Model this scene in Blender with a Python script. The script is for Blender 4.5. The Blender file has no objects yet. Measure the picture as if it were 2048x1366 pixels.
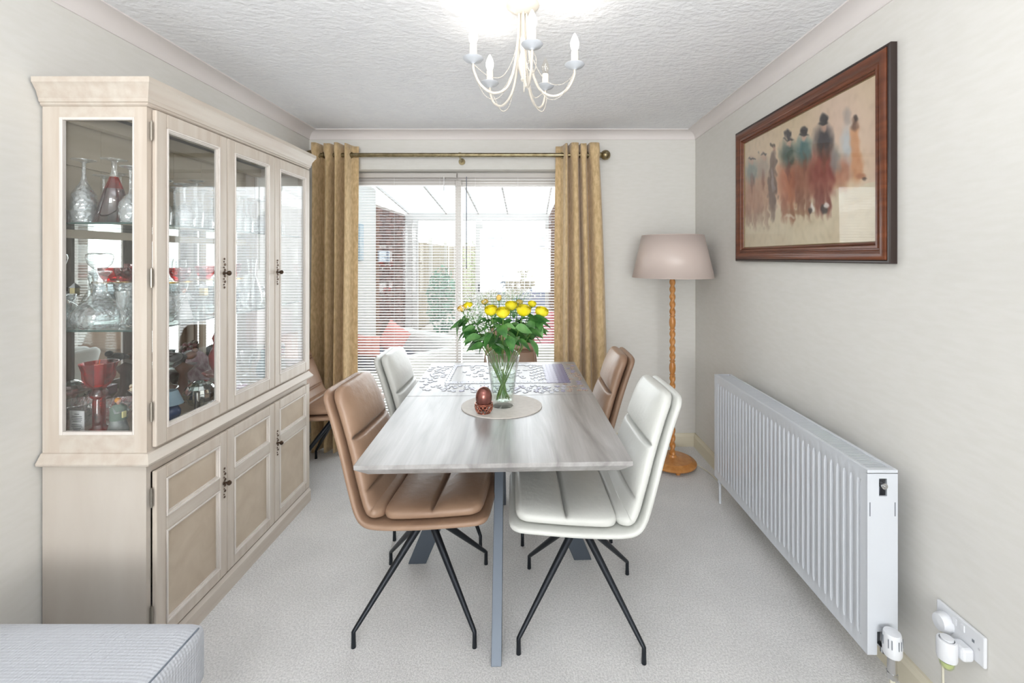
import bpy, math, random
from mathutils import Vector, Matrix, noise
random.seed(7)
PI = math.pi
C = bpy.context.scene.collection
sc = bpy.context.scene

# ------------------------------------------------------------------ camera
cam_d = bpy.data.cameras.new('camera')
cam_d.sensor_width = 36.0
cam_d.lens = 900.0 / 2048.0 * 36.0
cam_d.shift_x = -33.0 / 2048.0
cam_d.shift_y = -168.0 / 2048.0
cam_d.clip_start = 0.05
cam = bpy.data.objects.new('camera', cam_d)
C.objects.link(cam)
cam.location = (0, 0, 1.43)
cam.rotation_euler = (PI / 2, 0, 0)
sc.camera = cam

# ------------------------------------------------------------------ world, lights, exposure
sc.view_settings.view_transform = 'Standard'
sc.view_settings.look = 'None'
sc.view_settings.gamma = 1.0
sc.view_settings.use_curve_mapping = False
sc.view_settings.exposure = 0.06
w = bpy.data.worlds.new('sky'); sc.world = w
w.use_nodes = True
bgn = w.node_tree.nodes['Background']
bgn.inputs[0].default_value = (0.93, 0.96, 1.0, 1)
bgn.inputs[1].default_value = 2.2
sc.cycles.max_bounces = 9
sc.cycles.diffuse_bounces = 4
sc.cycles.glossy_bounces = 4
sc.cycles.transmission_bounces = 6
sc.cycles.transparent_max_bounces = 48
sc.cycles.sample_clamp_indirect = 5.0
sc.cycles.caustics_reflective = False
sc.cycles.caustics_refractive = False

def area(name, loc, rot, sx, sy, power, col=(1, 1, 1)):
    l = bpy.data.lights.new(name, 'AREA'); l.shape = 'RECTANGLE'
    l.size = sx; l.size_y = sy; l.energy = power; l.color = col
    o = bpy.data.objects.new(name, l); C.objects.link(o)
    o.location = loc; o.rotation_euler = rot
    return o
# fill lamps added in the unseen lounge, and daylight through the patio door
area('lounge_end_fill', (-0.1, -5.8, 1.35), (PI / 2, 0, 0), 2.6, 1.8, 172, (0.955, 0.98, 1.0))  # added main fill at the lounge's far end; that wall has no window
# added fill lamp aimed up at the ceiling, standing in for bounced flash
area('ceiling_bounce_fill', (-.15, -.1, 1.62), (PI - .15, 0, 0), .5, .5, 33, (0.965, 0.98, 1.0))
area('lounge_side_fill', (0.95, -2.2, 1.5), (PI / 2, 0, PI / 2), 1.2, 1.2, 5, (0.93, 0.975, 1.0))  # added weak side fill, no window on this side
area('patio_door_daylight', (-0.53, 3.72, 1.15), (-PI / 2, 0, 0), 1.7, 1.9, 44, (0.94, 0.975, 1.0))
_l = bpy.data.lights.new('lounge_point_fill', 'POINT'); _l.energy = 8; _l.shadow_soft_size = .2; _l.color = (.98, .985, 1)  # added fill point brightening ceiling and walls, no fitting behind it
_o = bpy.data.objects.new('lounge_point_fill', _l); C.objects.link(_o); _o.location = (0, -2.6, 1.95)

# ------------------------------------------------------------------ helpers
def lin(c):
    r = []
    for v in c:
        v = v / 255.0
        r.append(v / 12.92 if v <= 0.04045 else ((v + 0.055) / 1.055) ** 2.4)
    return tuple(r) + (1.0,)

def P(px, py, Y):
    return Vector(((px - 1057) * Y / 900.0, Y, 1.43 - (py - 515) * Y / 900.0))

class MB:
    def __init__(s): s.v = []; s.f = []
    def add(s, vs, fs):
        b = len(s.v); s.v.extend([tuple(p) for p in vs]); s.f.extend([tuple(b + i for i in f) for f in fs]); return s
    def box(s, x0, x1, y0, y1, z0, z1, M=None):
        vs = [Vector(p) for p in ((x0,y0,z0),(x1,y0,z0),(x1,y1,z0),(x0,y1,z0),(x0,y0,z1),(x1,y0,z1),(x1,y1,z1),(x0,y1,z1))]
        if M is not None: vs = [M @ p for p in vs]
        return s.add(vs, [(0,3,2,1),(4,5,6,7),(0,1,5,4),(1,2,6,5),(2,3,7,6),(3,0,4,7)])
    def tube(s, pts, r, n=10, cap=True):
        pts = [Vector(p) for p in pts]
        if not isinstance(r, (list, tuple)): r = [r] * len(pts)
        vs = []; up = None
        for i, p in enumerate(pts):
            a = pts[max(i-1, 0)]; b = pts[min(i+1, len(pts)-1)]
            t = (b - a).normalized()
            if up is None:
                up = Vector((0,0,1)) if abs(t.z) < 0.9 else Vector((1,0,0))
            u = (up - t * up.dot(t))
            if u.length < 1e-6: u = Vector((1,0,0)) if abs(t.x) < .9 else Vector((0,1,0)); u = u - t*u.dot(t)
            u.normalize(); up = u; w_ = t.cross(u)
            for k in range(n):
                an = 2*PI*k/n
                vs.append(p + (u*math.cos(an) + w_*math.sin(an)) * r[i])
        fs = []
        for i in range(len(pts)-1):
            for k in range(n):
                fs.append((i*n+k, i*n+(k+1)%n, (i+1)*n+(k+1)%n, (i+1)*n+k))
        if cap:
            fs.append(tuple(range(n))[::-1]); fs.append(tuple((len(pts)-1)*n + k for k in range(n)))
        return s.add(vs, fs)
    def lathe(s, prof, n=20, c=(0,0,0), M=None, mod=None):
        """prof: (radius, z) pairs; open ends at r=0 close themselves"""
        vs = []
        for (r, z) in prof:
            for k in range(n):
                an = 2*PI*k/n
                rr = r * (mod(an, z) if mod else 1)
                vs.append(Vector((rr*math.cos(an), rr*math.sin(an), z)))
        if M is not None: vs = [M @ p for p in vs]
        c = Vector(c); vs = [p + c for p in vs]
        fs = []
        for i in range(len(prof)-1):
            for k in range(n):
                fs.append((i*n+k, i*n+(k+1)%n, (i+1)*n+(k+1)%n, (i+1)*n+k))
        return s.add(vs, fs)
    def ball(s, c, rx, ry=None, rz=None, n=10, m=7):
        ry = ry or rx; rz = rz or rx
        prof = [(max(1e-5, math.sin(PI*i/m)), -math.cos(PI*i/m)) for i in range(m+1)]
        return s.lathe(prof, n, c, Matrix.Diagonal((rx, ry, rz)))
    def prism(s, poly, a0, a1, axis='z'):
        """poly 2D points; extruded along axis. x: (y,z); y: (x,z); z: (x,y)"""
        def mk(p, a):
            if axis == 'z': return (p[0], p[1], a)
            if axis == 'y': return (p[0], a, p[1])
            return (a, p[0], p[1])
        n = len(poly)
        vs = [mk(p, a0) for p in poly] + [mk(p, a1) for p in poly]
        fs = [(i, (i+1)%n, n+(i+1)%n, n+i) for i in range(n)]
        fs += [tuple(range(n))[::-1], tuple(range(n, 2*n))]
        return s.add(vs, fs)
    def shift(s, d, start=0):
        s.v = s.v[:start] + [(p[0]+d[0], p[1]+d[1], p[2]+d[2]) for p in s.v[start:]]; return s
    def xf(s, M, start=0):
        s.v = s.v[:start] + [tuple(M @ Vector(p)) for p in s.v[start:]]; return s

def root(o):
    while o.parent: o = o.parent
    return o
def obj(name, mb, m, parent=None, smooth=False, world=False, bevel=0, sub=0, solid=0, kind=None, label=None):
    if world and parent is not None:
        L = root(parent).location
        mb.shift((-L[0], -L[1], -L[2]))
    me = bpy.data.meshes.new(name)
    me.from_pydata(mb.v, [], mb.f)
    me.validate()
    import bmesh
    bm = bmesh.new(); bm.from_mesh(me)
    bmesh.ops.recalc_face_normals(bm, faces=bm.faces); bm.to_mesh(me); bm.free()
    ms = m if isinstance(m, (list, tuple)) else [m]
    for x in ms: me.materials.append(x)
    if smooth:
        me.shade_smooth()
        if smooth == 'auto': me.set_sharp_from_angle(angle=0.7)
    o = bpy.data.objects.new(name, me); C.objects.link(o)
    if parent is not None: o.parent = parent
    if solid:
        d = o.modifiers.new('solid', 'SOLIDIFY'); d.thickness = solid; d.offset = 0
    if bevel:
        b = o.modifiers.new('bevel', 'BEVEL'); b.width = bevel; b.segments = 2; b.limit_method = 'ANGLE'; b.angle_limit = 0.6
    if sub:
        d = o.modifiers.new('sub', 'SUBSURF'); d.levels = sub; d.render_levels = sub
    if kind: o['kind'] = kind
    if label: o['label'] = label
    return o
def tag(o, label, cat, group=None, kind=None):
    o['label'] = label; o['category'] = cat
    if group: o['group'] = group
    if kind: o['kind'] = kind
    return o
def thing(name, label, cat, loc=(0,0,0), rotz=0, group=None):
    o = bpy.data.objects.new(name, None); C.objects.link(o)
    o.empty_display_size = .05
    o.location = loc; o.rotation_euler = (0, 0, rotz)
    tag(o, label, cat, group)
    return o
def struct(name, mb, m, **k):
    return obj(name, mb, m, kind='structure', **k)
def single(name, mb, m, label, cat, loc, group=None, rotz=0, **k):
    """a thing that is one mesh; mesh is local to loc"""
    o = obj(name, mb, m, **k); o.location = loc; o.rotation_euler = (0, 0, rotz)
    return tag(o, label, cat, group)
def kids(o): return [x for x in list(C.objects) if x.parent == o]
CH = {}
def dup(o, loc, rotz=None, label=None, group=None, parent=None):
    c = o.copy(); C.objects.link(c); c.location = loc
    if rotz is not None: c.rotation_euler = (0, 0, rotz)
    if label: c['label'] = label
    if group: c['group'] = group
    for ch in list(o.children):
        d = ch.copy(); C.objects.link(d); d.parent = c
        for g in list(ch.children):
            e = g.copy(); C.objects.link(e); e.parent = d
    return c

# ------------------------------------------------------------------ materials
def base_mat(name, col, rough=.5, metal=0, spec=.5, **k):
    m = bpy.data.materials.new(name); m.use_nodes = True
    nt = m.node_tree; b = nt.nodes['Principled BSDF']
    b.inputs['Base Color'].default_value = lin(col)
    b.inputs['Roughness'].default_value = rough
    b.inputs['Metallic'].default_value = metal
    b.inputs['Specular IOR Level'].default_value = spec
    for kk, v in k.items(): b.inputs[kk].default_value = v
    return m
def noise_mat(name, c1, c2, scale=(10,10,10), rough=.5, bump=0, bscale=None, detail=4, speck=0, contrast=(.35,.65), spec=.5, dist=.002, metal=0, sheen=0, ndist=0):
    m = base_mat(name, c1, rough, metal, spec); nt = m.node_tree; b = nt.nodes['Principled BSDF']
    tc = nt.nodes.new('ShaderNodeTexCoord'); mp = nt.nodes.new('ShaderNodeMapping')
    nt.links.new(tc.outputs['Object'], mp.inputs[0]); mp.inputs['Scale'].default_value = scale
    n = nt.nodes.new('ShaderNodeTexNoise'); n.inputs['Scale'].default_value = 1; n.inputs['Detail'].default_value = detail
    n.inputs['Distortion'].default_value = ndist
    nt.links.new(mp.outputs[0], n.inputs[0])
    r = nt.nodes.new('ShaderNodeValToRGB'); nt.links.new(n.outputs[0], r.inputs[0])
    r.color_ramp.elements[0].position = contrast[0]; r.color_ramp.elements[1].position = contrast[1]
    r.color_ramp.elements[0].color = lin(c1); r.color_ramp.elements[1].color = lin(c2)
    if speck:
        ns = nt.nodes.new('ShaderNodeTexNoise'); ns.inputs['Scale'].default_value = speck; ns.inputs['Detail'].default_value = 3
        nt.links.new(tc.outputs['Object'], ns.inputs[0])
        rs = nt.nodes.new('ShaderNodeValToRGB'); nt.links.new(ns.outputs[0], rs.inputs[0])
        rs.color_ramp.elements[0].position = .36; rs.color_ramp.elements[1].position = .62
        rs.color_ramp.elements[0].color = (.78,.78,.78,1); rs.color_ramp.elements[1].color = (1,1,1,1)
        mm = nt.nodes.new('ShaderNodeMix'); mm.data_type = 'RGBA'; mm.blend_type = 'MULTIPLY'; mm.inputs[0].default_value = 1
        nt.links.new(r.outputs[0], mm.inputs[6]); nt.links.new(rs.outputs[0], mm.inputs[7]); nt.links.new(mm.outputs[2], b.inputs['Base Color'])
    else: nt.links.new(r.outputs[0], b.inputs['Base Color'])
    if sheen: b.inputs['Sheen Weight'].default_value = sheen
    if bump:
        src = n
        if bscale:
            mp2 = nt.nodes.new('ShaderNodeMapping'); nt.links.new(tc.outputs['Object'], mp2.inputs[0]); mp2.inputs['Scale'].default_value = bscale
            src = nt.nodes.new('ShaderNodeTexNoise'); src.inputs['Scale'].default_value = 1; src.inputs['Detail'].default_value = detail
            nt.links.new(mp2.outputs[0], src.inputs[0])
        bp = nt.nodes.new('ShaderNodeBump'); bp.inputs['Strength'].default_value = bump; bp.inputs['Distance'].default_value = dist
        nt.links.new(src.outputs[0], bp.inputs['Height']); nt.links.new(bp.outputs[0], b.inputs['Normal'])
    return m
def glass_mat(name, tint=(250,252,252), refl=1.0, rough=0.0, edge=5, base=.04, bump=0, bscale=60, milk=0):
    """thin clear glass: transparency with a Fresnel-weighted mirror on top"""
    m = bpy.data.materials.new(name); m.use_nodes = True; nt = m.node_tree; nt.nodes.clear()
    out = nt.nodes.new('ShaderNodeOutputMaterial'); mix = nt.nodes.new('ShaderNodeMixShader')
    tr = nt.nodes.new('ShaderNodeBsdfTransparent'); gl = nt.nodes.new('ShaderNodeBsdfGlossy')
    tr.inputs[0].default_value = lin(tint); gl.inputs['Roughness'].default_value = rough
    gl.inputs['Color'].default_value = (1,1,1,1)
    lw = nt.nodes.new('ShaderNodeLayerWeight'); lw.inputs[0].default_value = .5
    pw = nt.nodes.new('ShaderNodeMath'); pw.operation = 'POWER'; pw.inputs[1].default_value = edge if edge >= 1 else 2.5
    mr = nt.nodes.new('ShaderNodeMapRange'); mr.inputs['To Min'].default_value = base; mr.inputs['To Max'].default_value = refl
    nt.links.new(lw.outputs['Facing'], pw.inputs[0]); nt.links.new(pw.outputs[0], mr.inputs[0]); nt.links.new(mr.outputs[0], mix.inputs[0])
    if milk:
        df = nt.nodes.new('ShaderNodeBsdfDiffuse'); df.inputs[0].default_value = (.92,.94,.95,1)
        m2 = nt.nodes.new('ShaderNodeMixShader'); m2.inputs[0].default_value = milk
        nt.links.new(tr.outputs[0], m2.inputs[1]); nt.links.new(df.outputs[0], m2.inputs[2]); nt.links.new(m2.outputs[0], mix.inputs[1])
    else: nt.links.new(tr.outputs[0], mix.inputs[1])
    nt.links.new(gl.outputs[0], mix.inputs[2]); nt.links.new(mix.outputs[0], out.inputs[0])
    if bump:
        v = nt.nodes.new('ShaderNodeTexVoronoi'); v.inputs['Scale'].default_value = bscale
        tc = nt.nodes.new('ShaderNodeTexCoord'); nt.links.new(tc.outputs['Object'], v.inputs[0])
        bp = nt.nodes.new('ShaderNodeBump'); bp.inputs['Strength'].default_value = bump; bp.inputs['Distance'].default_value = .004
        nt.links.new(v.outputs[0], bp.inputs['Height']); nt.links.new(bp.outputs[0], gl.inputs['Normal']); nt.links.new(bp.outputs[0], lw.inputs['Normal'])
    return m
def emit_mat(name, col, s):
    m = bpy.data.materials.new(name); m.use_nodes = True; b = m.node_tree.nodes['Principled BSDF']
    b.inputs['Base Color'].default_value = lin(col)
    b.inputs['Emission Color'].default_value = lin(col); b.inputs['Emission Strength'].default_value = s
    return m

M = {}
M['wall'] = noise_mat('wall_paper', (227,225,219), (230,228,223), (14,14,60), .75, .15, (160,160,40), 3, dist=.001, spec=.25)
M['paint'] = base_mat('white_gloss', (232,230,226), .4)
M['coving'] = base_mat('coving_paint', (234,228,226), .6, spec=.3)
M['ceiling'] = noise_mat('textured_ceiling', (242,243,246), (246,247,249), (8,8,8), .8, .7, (34,46,40), 7, dist=.011, spec=.25, ndist=1.2)
M['skirt'] = base_mat('cream_skirting', (228,220,198), .45)
M['carpet'] = noise_mat('carpet', (236,235,234), (250,249,248), (3.5,3.5,3.5), .95, .6, (260,260,260), 5, speck=150, contrast=(.3,.7), dist=.006, spec=.1, sheen=.3)
M['oak'] = noise_mat('limed_oak', (201,188,174), (211,201,189), (30,30,2.2), .42, .12, (160,160,8), 4, dist=.0006)
M['oak_h'] = noise_mat('limed_oak_across', (199,186,173), (209,200,188), (30,2.2,30), .42, .12, (160,8,160), 4, dist=.0006)
M['veneer'] = noise_mat('oak_veneer', (190,173,152), (205,190,170), (22,9,9), .45, 0, None, 5, contrast=(.3,.7), ndist=.6)
M['side_oak'] = noise_mat('oak_side_veneer', (196,186,175), (207,199,189), (7,7,1.6), .45, 0, None, 4, contrast=(.3,.7))
M['in_oak'] = noise_mat('cabinet_inside', (204,190,166), (214,200,178), (20,3,20), .5)
M['mirror'] = base_mat('mirror', (225,228,226), .02, 1)
M['pane'] = glass_mat('clear_pane', (253,254,254), .9, 0, 5, .06)
M['win'] = glass_mat('window_pane', (253,254,254), .9, 0, 5, .05)
M['shelf'] = glass_mat('glass_shelf', (240,247,244), .9, 0, 5, .07)
M['shelf_edge'] = base_mat('glass_edge', (60,86,80), .15)
M['crystal'] = glass_mat('clear_glass', (250,252,252), .95, .02, 1.8, .11, milk=.05)
M['cut'] = glass_mat('cut_crystal', (248,251,252), .95, .05, 1.6, .14, 1.0, 70, milk=.14)
M['redglass'] = glass_mat('red_glass', (226,70,60), .7, .03, 3, .07)
M['redcut'] = glass_mat('red_cut_glass', (214,60,78), .8, .05, 2.5, .12, 1.0, 60)
M['purpleglass'] = glass_mat('plum_glass', (196,128,150), .6, .05, 3, .16)
M['gold'] = base_mat('gold_trim', (212,180,112), .25, 1)
M['brass'] = noise_mat('antique_brass', (128,116,88), (158,146,116), (30,30,30), .32, metal=1)
M['bronze'] = base_mat('dark_bronze', (92,76,64), .38, .9)
M['steel'] = base_mat('hinge_steel', (150,144,134), .35, .9)
M['chrome'] = base_mat('chrome', (200,200,200), .15, 1)
M['rad'] = base_mat('radiator_enamel', (212,216,222), .28)
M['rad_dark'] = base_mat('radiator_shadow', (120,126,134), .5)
M['plastic'] = base_mat('white_plastic', (228,230,234), .3)
M['plastic_c'] = base_mat('cream_plastic', (222,218,200), .35)
M['black'] = base_mat('black_metal', (38,42,48), .36, .55)
M['legmetal'] = base_mat('table_leg_metal', (84,92,102), .36, .45)
M['tabletop'] = None
M['curtain'] = noise_mat('curtain_weave', (196,168,126), (220,193,150), (60,60,26), .9, .5, (240,240,120), 4, dist=.002, spec=.15, sheen=.3)
M['blind'] = base_mat('blind_slat', (240,240,240), .45)
M['headrail'] = base_mat('headrail_enamel', (206,202,198), .45)
M['frame_al'] = base_mat('door_frame', (196,190,184), .45)
M['mahog'] = noise_mat('stained_wood', (86,44,27), (120,68,42), (4,4,40), .3, contrast=(.3,.7))
M['dark'] = base_mat('dark_stain', (48,36,32), .35)
M['pine'] = noise_mat('pine_varnish', (188,124,62), (206,146,84), (30,30,4), .32)
M['shade'] = base_mat('lamp_shade_satin', (214,198,190), .38, spec=.6)
M['tan'] = noise_mat('tan_leather', (150,120,99), (169,139,116), (5,5,5), .38, .35, (38,38,38), 6, dist=.005, contrast=(.3,.7))
M['cream'] = noise_mat('cream_leather', (214,215,210), (223,224,219), (5,5,5), .38, .35, (38,38,38), 6, dist=.005, contrast=(.3,.7))
M['tan_d'] = base_mat('seam_shadow', (70,52,44), .8)
M['cord_d'] = base_mat('seam_grey', (120,128,138), .9)
M['leaf'] = noise_mat('rose_leaf', (44,96,42), (84,136,66), (30,30,30), .42)
M['leaf2'] = noise_mat('rose_leaf_pale', (96,150,84), (128,176,108), (30,30,30), .45)
M['stem'] = base_mat('green_stem', (104,140,62), .5)
M['yellow'] = noise_mat('yellow_petal', (240,222,28), (250,236,70), (40,40,40), .6, spec=.2)
M['peach'] = noise_mat('peach_petal', (236,196,96), (246,214,130), (40,40,40), .6, spec=.2)
M['white'] = base_mat('white_petal', (240,240,240), .8)
M['mat'] = noise_mat('placemat_leather', (216,208,200), (224,217,209), (40,40,40), .6, spec=.3)
M['copper'] = base_mat('copper', (176,112,92), .26, .9)
M['waterglass'] = glass_mat('vase_glass', (251,253,252), .9, 0, 2.5, .05)
M['cream_metal'] = base_mat('cream_metal', (218,211,200), .4)
M['greymetal'] = base_mat('drip_pan_grey', (196,200,206), .4)
M['candle'] = base_mat('candle_sleeve', (246,242,232), .5)
M['bulb'] = emit_mat('lit_bulb', (255,250,238), 3.5)
M['bulb_off'] = glass_mat('unlit_bulb', (250,248,244), .8, 0, 2.5, .08)
M['white_matt'] = base_mat('white_render', (240,240,236), .8)
M['sofaw'] = noise_mat('white_sofa', (236,234,228), (243,241,236), (20,20,20), .85)
M['sofag'] = base_mat('charcoal_cushion', (84,90,106), .85)
M['pink'] = noise_mat('pink_cushion', (222,140,132), (232,158,148), (30,30,30), .9)
M['rose'] = noise_mat('rose_stripe', (196,96,112), (226,150,158), (2,40,2), .9)
def cord_mat():
    m = base_mat('corduroy', (200,203,209), .95, spec=.1); nt = m.node_tree; b = nt.nodes['Principled BSDF']
    tc = nt.nodes.new('ShaderNodeTexCoord')
    ws = []
    for d in ('X', 'Y', 'Z'):
        wv = nt.nodes.new('ShaderNodeTexWave'); wv.bands_direction = d; wv.inputs['Scale'].default_value = 36
        nt.links.new(tc.outputs['Object'], wv.inputs[0]); ws.append(wv)
    a = nt.nodes.new('ShaderNodeMath'); a.operation = 'ADD'; nt.links.new(ws[0].outputs[1], a.inputs[0]); nt.links.new(ws[1].outputs[1], a.inputs[1])
    a2 = nt.nodes.new('ShaderNodeMath'); a2.operation = 'ADD'; nt.links.new(a.outputs[0], a2.inputs[0]); nt.links.new(ws[2].outputs[1], a2.inputs[1])
    bp = nt.nodes.new('ShaderNodeBump'); bp.inputs['Strength'].default_value = .35; bp.inputs['Distance'].default_value = .002
    nt.links.new(a2.outputs[0], bp.inputs['Height']); nt.links.new(bp.outputs[0], b.inputs['Normal'])
    return m
M['cord'] = cord_mat()
def table_mat():
    m = base_mat('grey_oak_top', (178,172,168), .3); nt = m.node_tree; b = nt.nodes['Principled BSDF']
    tc = nt.nodes.new('ShaderNodeTexCoord'); mp = nt.nodes.new('ShaderNodeMapping'); mp.inputs['Scale'].default_value = (13, 1.3, 13)
    nt.links.new(tc.outputs['Object'], mp.inputs[0])
    n = nt.nodes.new('ShaderNodeTexNoise'); n.inputs['Scale'].default_value = 1; n.inputs['Detail'].default_value = 6; n.inputs['Distortion'].default_value = 1.2
    nt.links.new(mp.outputs[0], n.inputs[0])
    r = nt.nodes.new('ShaderNodeValToRGB'); nt.links.new(n.outputs[0], r.inputs[0])
    e = r.color_ramp.elements; e[0].position = .3; e[1].position = .72
    e[0].color = lin((142,138,136)); e[1].color = lin((192,190,189))
    x = e.new(.5); x.color = lin((170,167,165))
    mp2 = nt.nodes.new('ShaderNodeMapping'); mp2.inputs['Scale'].default_value = (150, 5, 150); nt.links.new(tc.outputs['Object'], mp2.inputs[0])
    n2 = nt.nodes.new('ShaderNodeTexNoise'); n2.inputs['Scale'].default_value = 1; n2.inputs['Detail'].default_value = 3; nt.links.new(mp2.outputs[0], n2.inputs[0])
    mx = nt.nodes.new('ShaderNodeMix'); mx.data_type = 'RGBA'; mx.blend_type = 'MULTIPLY'; mx.inputs[0].default_value = .25
    nt.links.new(r.outputs[0], mx.inputs[6]); nt.links.new(n2.outputs[0], mx.inputs[7])
    mul = nt.nodes.new('ShaderNodeMix'); mul.data_type = 'RGBA'; mul.blend_type = 'MULTIPLY'; mul.inputs[0].default_value = 0
    nt.links.new(mx.outputs[2], b.inputs['Base Color'])
    bp = nt.nodes.new('ShaderNodeBump'); bp.inputs['Strength'].default_value = .15; bp.inputs['Distance'].default_value = .001
    nt.links.new(n2.outputs[0], bp.inputs['Height']); nt.links.new(bp.outputs[0], b.inputs['Normal'])
    return m
M['tabletop'] = table_mat()
# ================================================================== SETTING
XL, XR, YB, ZC = -1.665, 1.268, 3.42, 2.385
YF = -6.0
OX0, OX1, OZ = -1.50, 0.45, 2.10        # patio door opening
struct('floor', MB().box(XL-.1, XR+.1, YF-.1, YB+.28, -.1, 0), M['carpet'])
struct('ceiling', MB().box(XL-.1, XR+.1, YF-.1, YB+.25, ZC, ZC+.1), M['ceiling'])
struct('wall_left', MB().box(XL-.12, XL, YF-.1, YB+.2, 0, ZC), M['wall'])
struct('wall_right', MB().box(XR, XR+.12, YF-.1, YB+.2, 0, ZC), M['wall'])
struct('wall_front', MB().box(XL-.1, XR+.1, YF-.12, YF, 0, ZC), M['wall'])
b = MB().box(XL-.1, OX0, YB, YB+.25, 0, ZC).box(OX1, XR+.1, YB, YB+.25, 0, ZC).box(OX0, OX1, YB, YB+.25, OZ, ZC)
struct('wall_back', b, M['wall'])
# coving: concave quarter profile
def coving(name, p0, p1, nrm):
    c, d = .085, .06
    prof = [(0, -d), (.006, -d), (.006, -d+.006)]
    for i in range(7):
        a = i/6*PI/2
        prof.append((.006 + (c-.014)*(1-math.cos(a)), -d+.006 + (d-.012)*math.sin(a)))
    prof += [(c, -.006), (c, 0), (0, 0)]
    p0 = Vector(p0); p1 = Vector(p1); nrm = Vector(nrm); n = len(prof)
    t = (p1-p0).normalized()
    vs = [p0 + nrm*a + Vector((0,0,ZC+z)) for a, z in prof] + [p1 + nrm*a + Vector((0,0,ZC+z)) for a, z in prof]
    fs = [(i, (i+1)%n, n+(i+1)%n, n+i) for i in range(n)] + [tuple(range(n))[::-1], tuple(range(n,2*n))]
    return struct(name, MB().add(vs, fs), M['coving'], smooth='auto')
coving('trim_1', (XL, YF, 0), (XL, YB, 0), (1,0,0))
coving('trim_2', (XL, YB, 0), (XR, YB, 0), (0,-1,0))
coving('trim_3', (XR, YB, 0), (XR, YF, 0), (-1,0,0))
def skirt(name, p0, p1, nrm, h=.097, t=.018):
    prof = [(0,0),(t,0),(t,h-.022),(t-.005,h-.012),(t-.009,h),(0,h)]
    p0 = Vector(p0); p1 = Vector(p1); nrm = Vector(nrm); n = len(prof)
    vs = [p0 + nrm*a + Vector((0,0,z)) for a, z in prof] + [p1 + nrm*a + Vector((0,0,z)) for a, z in prof]
    fs = [(i, (i+1)%n, n+(i+1)%n, n+i) for i in range(n)] + [tuple(range(n))[::-1], tuple(range(n,2*n))]
    return struct(name, MB().add(vs, fs), M['skirt'])
skirt('baseboard_left', (XL, YF, 0), (XL, YB, 0), (1,0,0))
skirt('baseboard_right', (XR, YB, 0), (XR, YF, 0), (-1,0,0))
skirt('baseboard_back', (OX1, YB, 0), (XR, YB, 0), (0,-1,0))

# ---- patio door: frame, two leaves with panes
d = struct('door_1', MB().box(OX0, OX1, 3.57, 3.66, OZ-.055, OZ).box(OX0, OX0+.05, 3.57, 3.66, 0, OZ).box(OX1-.05, OX1, 3.57, 3.66, 0, OZ).box(OX0, OX1, 3.57, 3.66, 0, .045), M['frame_al'], bevel=.003)
def leaf(x0, x1, y):
    w_ = .048
    f = MB().box(x0, x0+w_, y, y+.035, .045, OZ-.055).box(x1-w_, x1, y, y+.035, .045, OZ-.055).box(x0+w_, x1-w_, y, y+.035, .045, .12).box(x0+w_, x1-w_, y, y+.035, OZ-.10, OZ-.055)
    o = obj('door_leaf', f, M['frame_al'], d, bevel=.004)
    obj('pane', MB().box(x0+w_, x1-w_, y+.014, y+.02, .12, OZ-.10), M['win'], o)
leaf(OX0+.05, -.535, 3.575)
leaf(-.583, OX1-.05, 3.612)

# ---- conservatory beyond the door
CX0, CX1, CY1 = -1.78, .30, 6.5
def rz(Y): return 2.06 + (CY1 - Y) * .125
CON = struct('floor_conservatory', MB().box(CX0-.1, 2.2, YB+.25, CY1+.05, -.12, -.02), base_mat('pale_tiles', (214,208,198), .5))
struct('wall_conservatory_left', MB().prism([(YB+.25, -.02), (5.25, -.02), (5.25, rz(5.25)), (YB+.25, rz(YB+.25))], CX0-.1, CX0, 'x'), M['white_matt'])
mort = base_mat('mortar', (196,184,176), .9)
bm1 = noise_mat('brick_red', (112,76,68), (140,104,94), (9,9,9), .9)
bm2 = noise_mat('brick_brown', (96,70,64), (122,92,84), (9,9,9), .9)
bl = struct('wall_conservatory_brick', MB().box(CX0-.1, CX0, 5.25, CY1, -.02, 2.05), mort)
br = struct('wall_conservatory_right', MB().box(CX1, CX1+.1, YB+.25, CY1, -.02, 2.05), mort)
bmesh_ = {}
def bricks(parent, xface, sgn, y0, y1):
    for r in range(27):
        z = .0 + r*.075
        off = (r % 2) * .1125
        y = y0 - off
        k = 0
        while y < y1 - .02:
            a = max(y, y0); e = min(y+.215, y1); y += .225
            if e - a < .03: continue
            key = (round(e-a, 3), k % 2); k += 1
            if key not in bmesh_:
                o = obj('brick', MB().box(-.006, .006, 0, e-a, 0, .065), [bm1, bm2][key[1]], parent)
                bmesh_[key] = o.data
            else:
                o = bpy.data.objects.new('brick', bmesh_[key]); C.objects.link(o); o.parent = parent
            o.location = (xface + sgn*.004 + random.uniform(-.002,.002), a, z)
bricks(bl, CX0, 1, 5.25, CY1)
bricks(br, CX1, -1, 4.75, CY1)
struct('wall_conservatory_plaster', MB().box(CX1-.004, CX1-.001, YB+.25, 4.73, -.02, 2.05), M['white_matt'])
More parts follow.
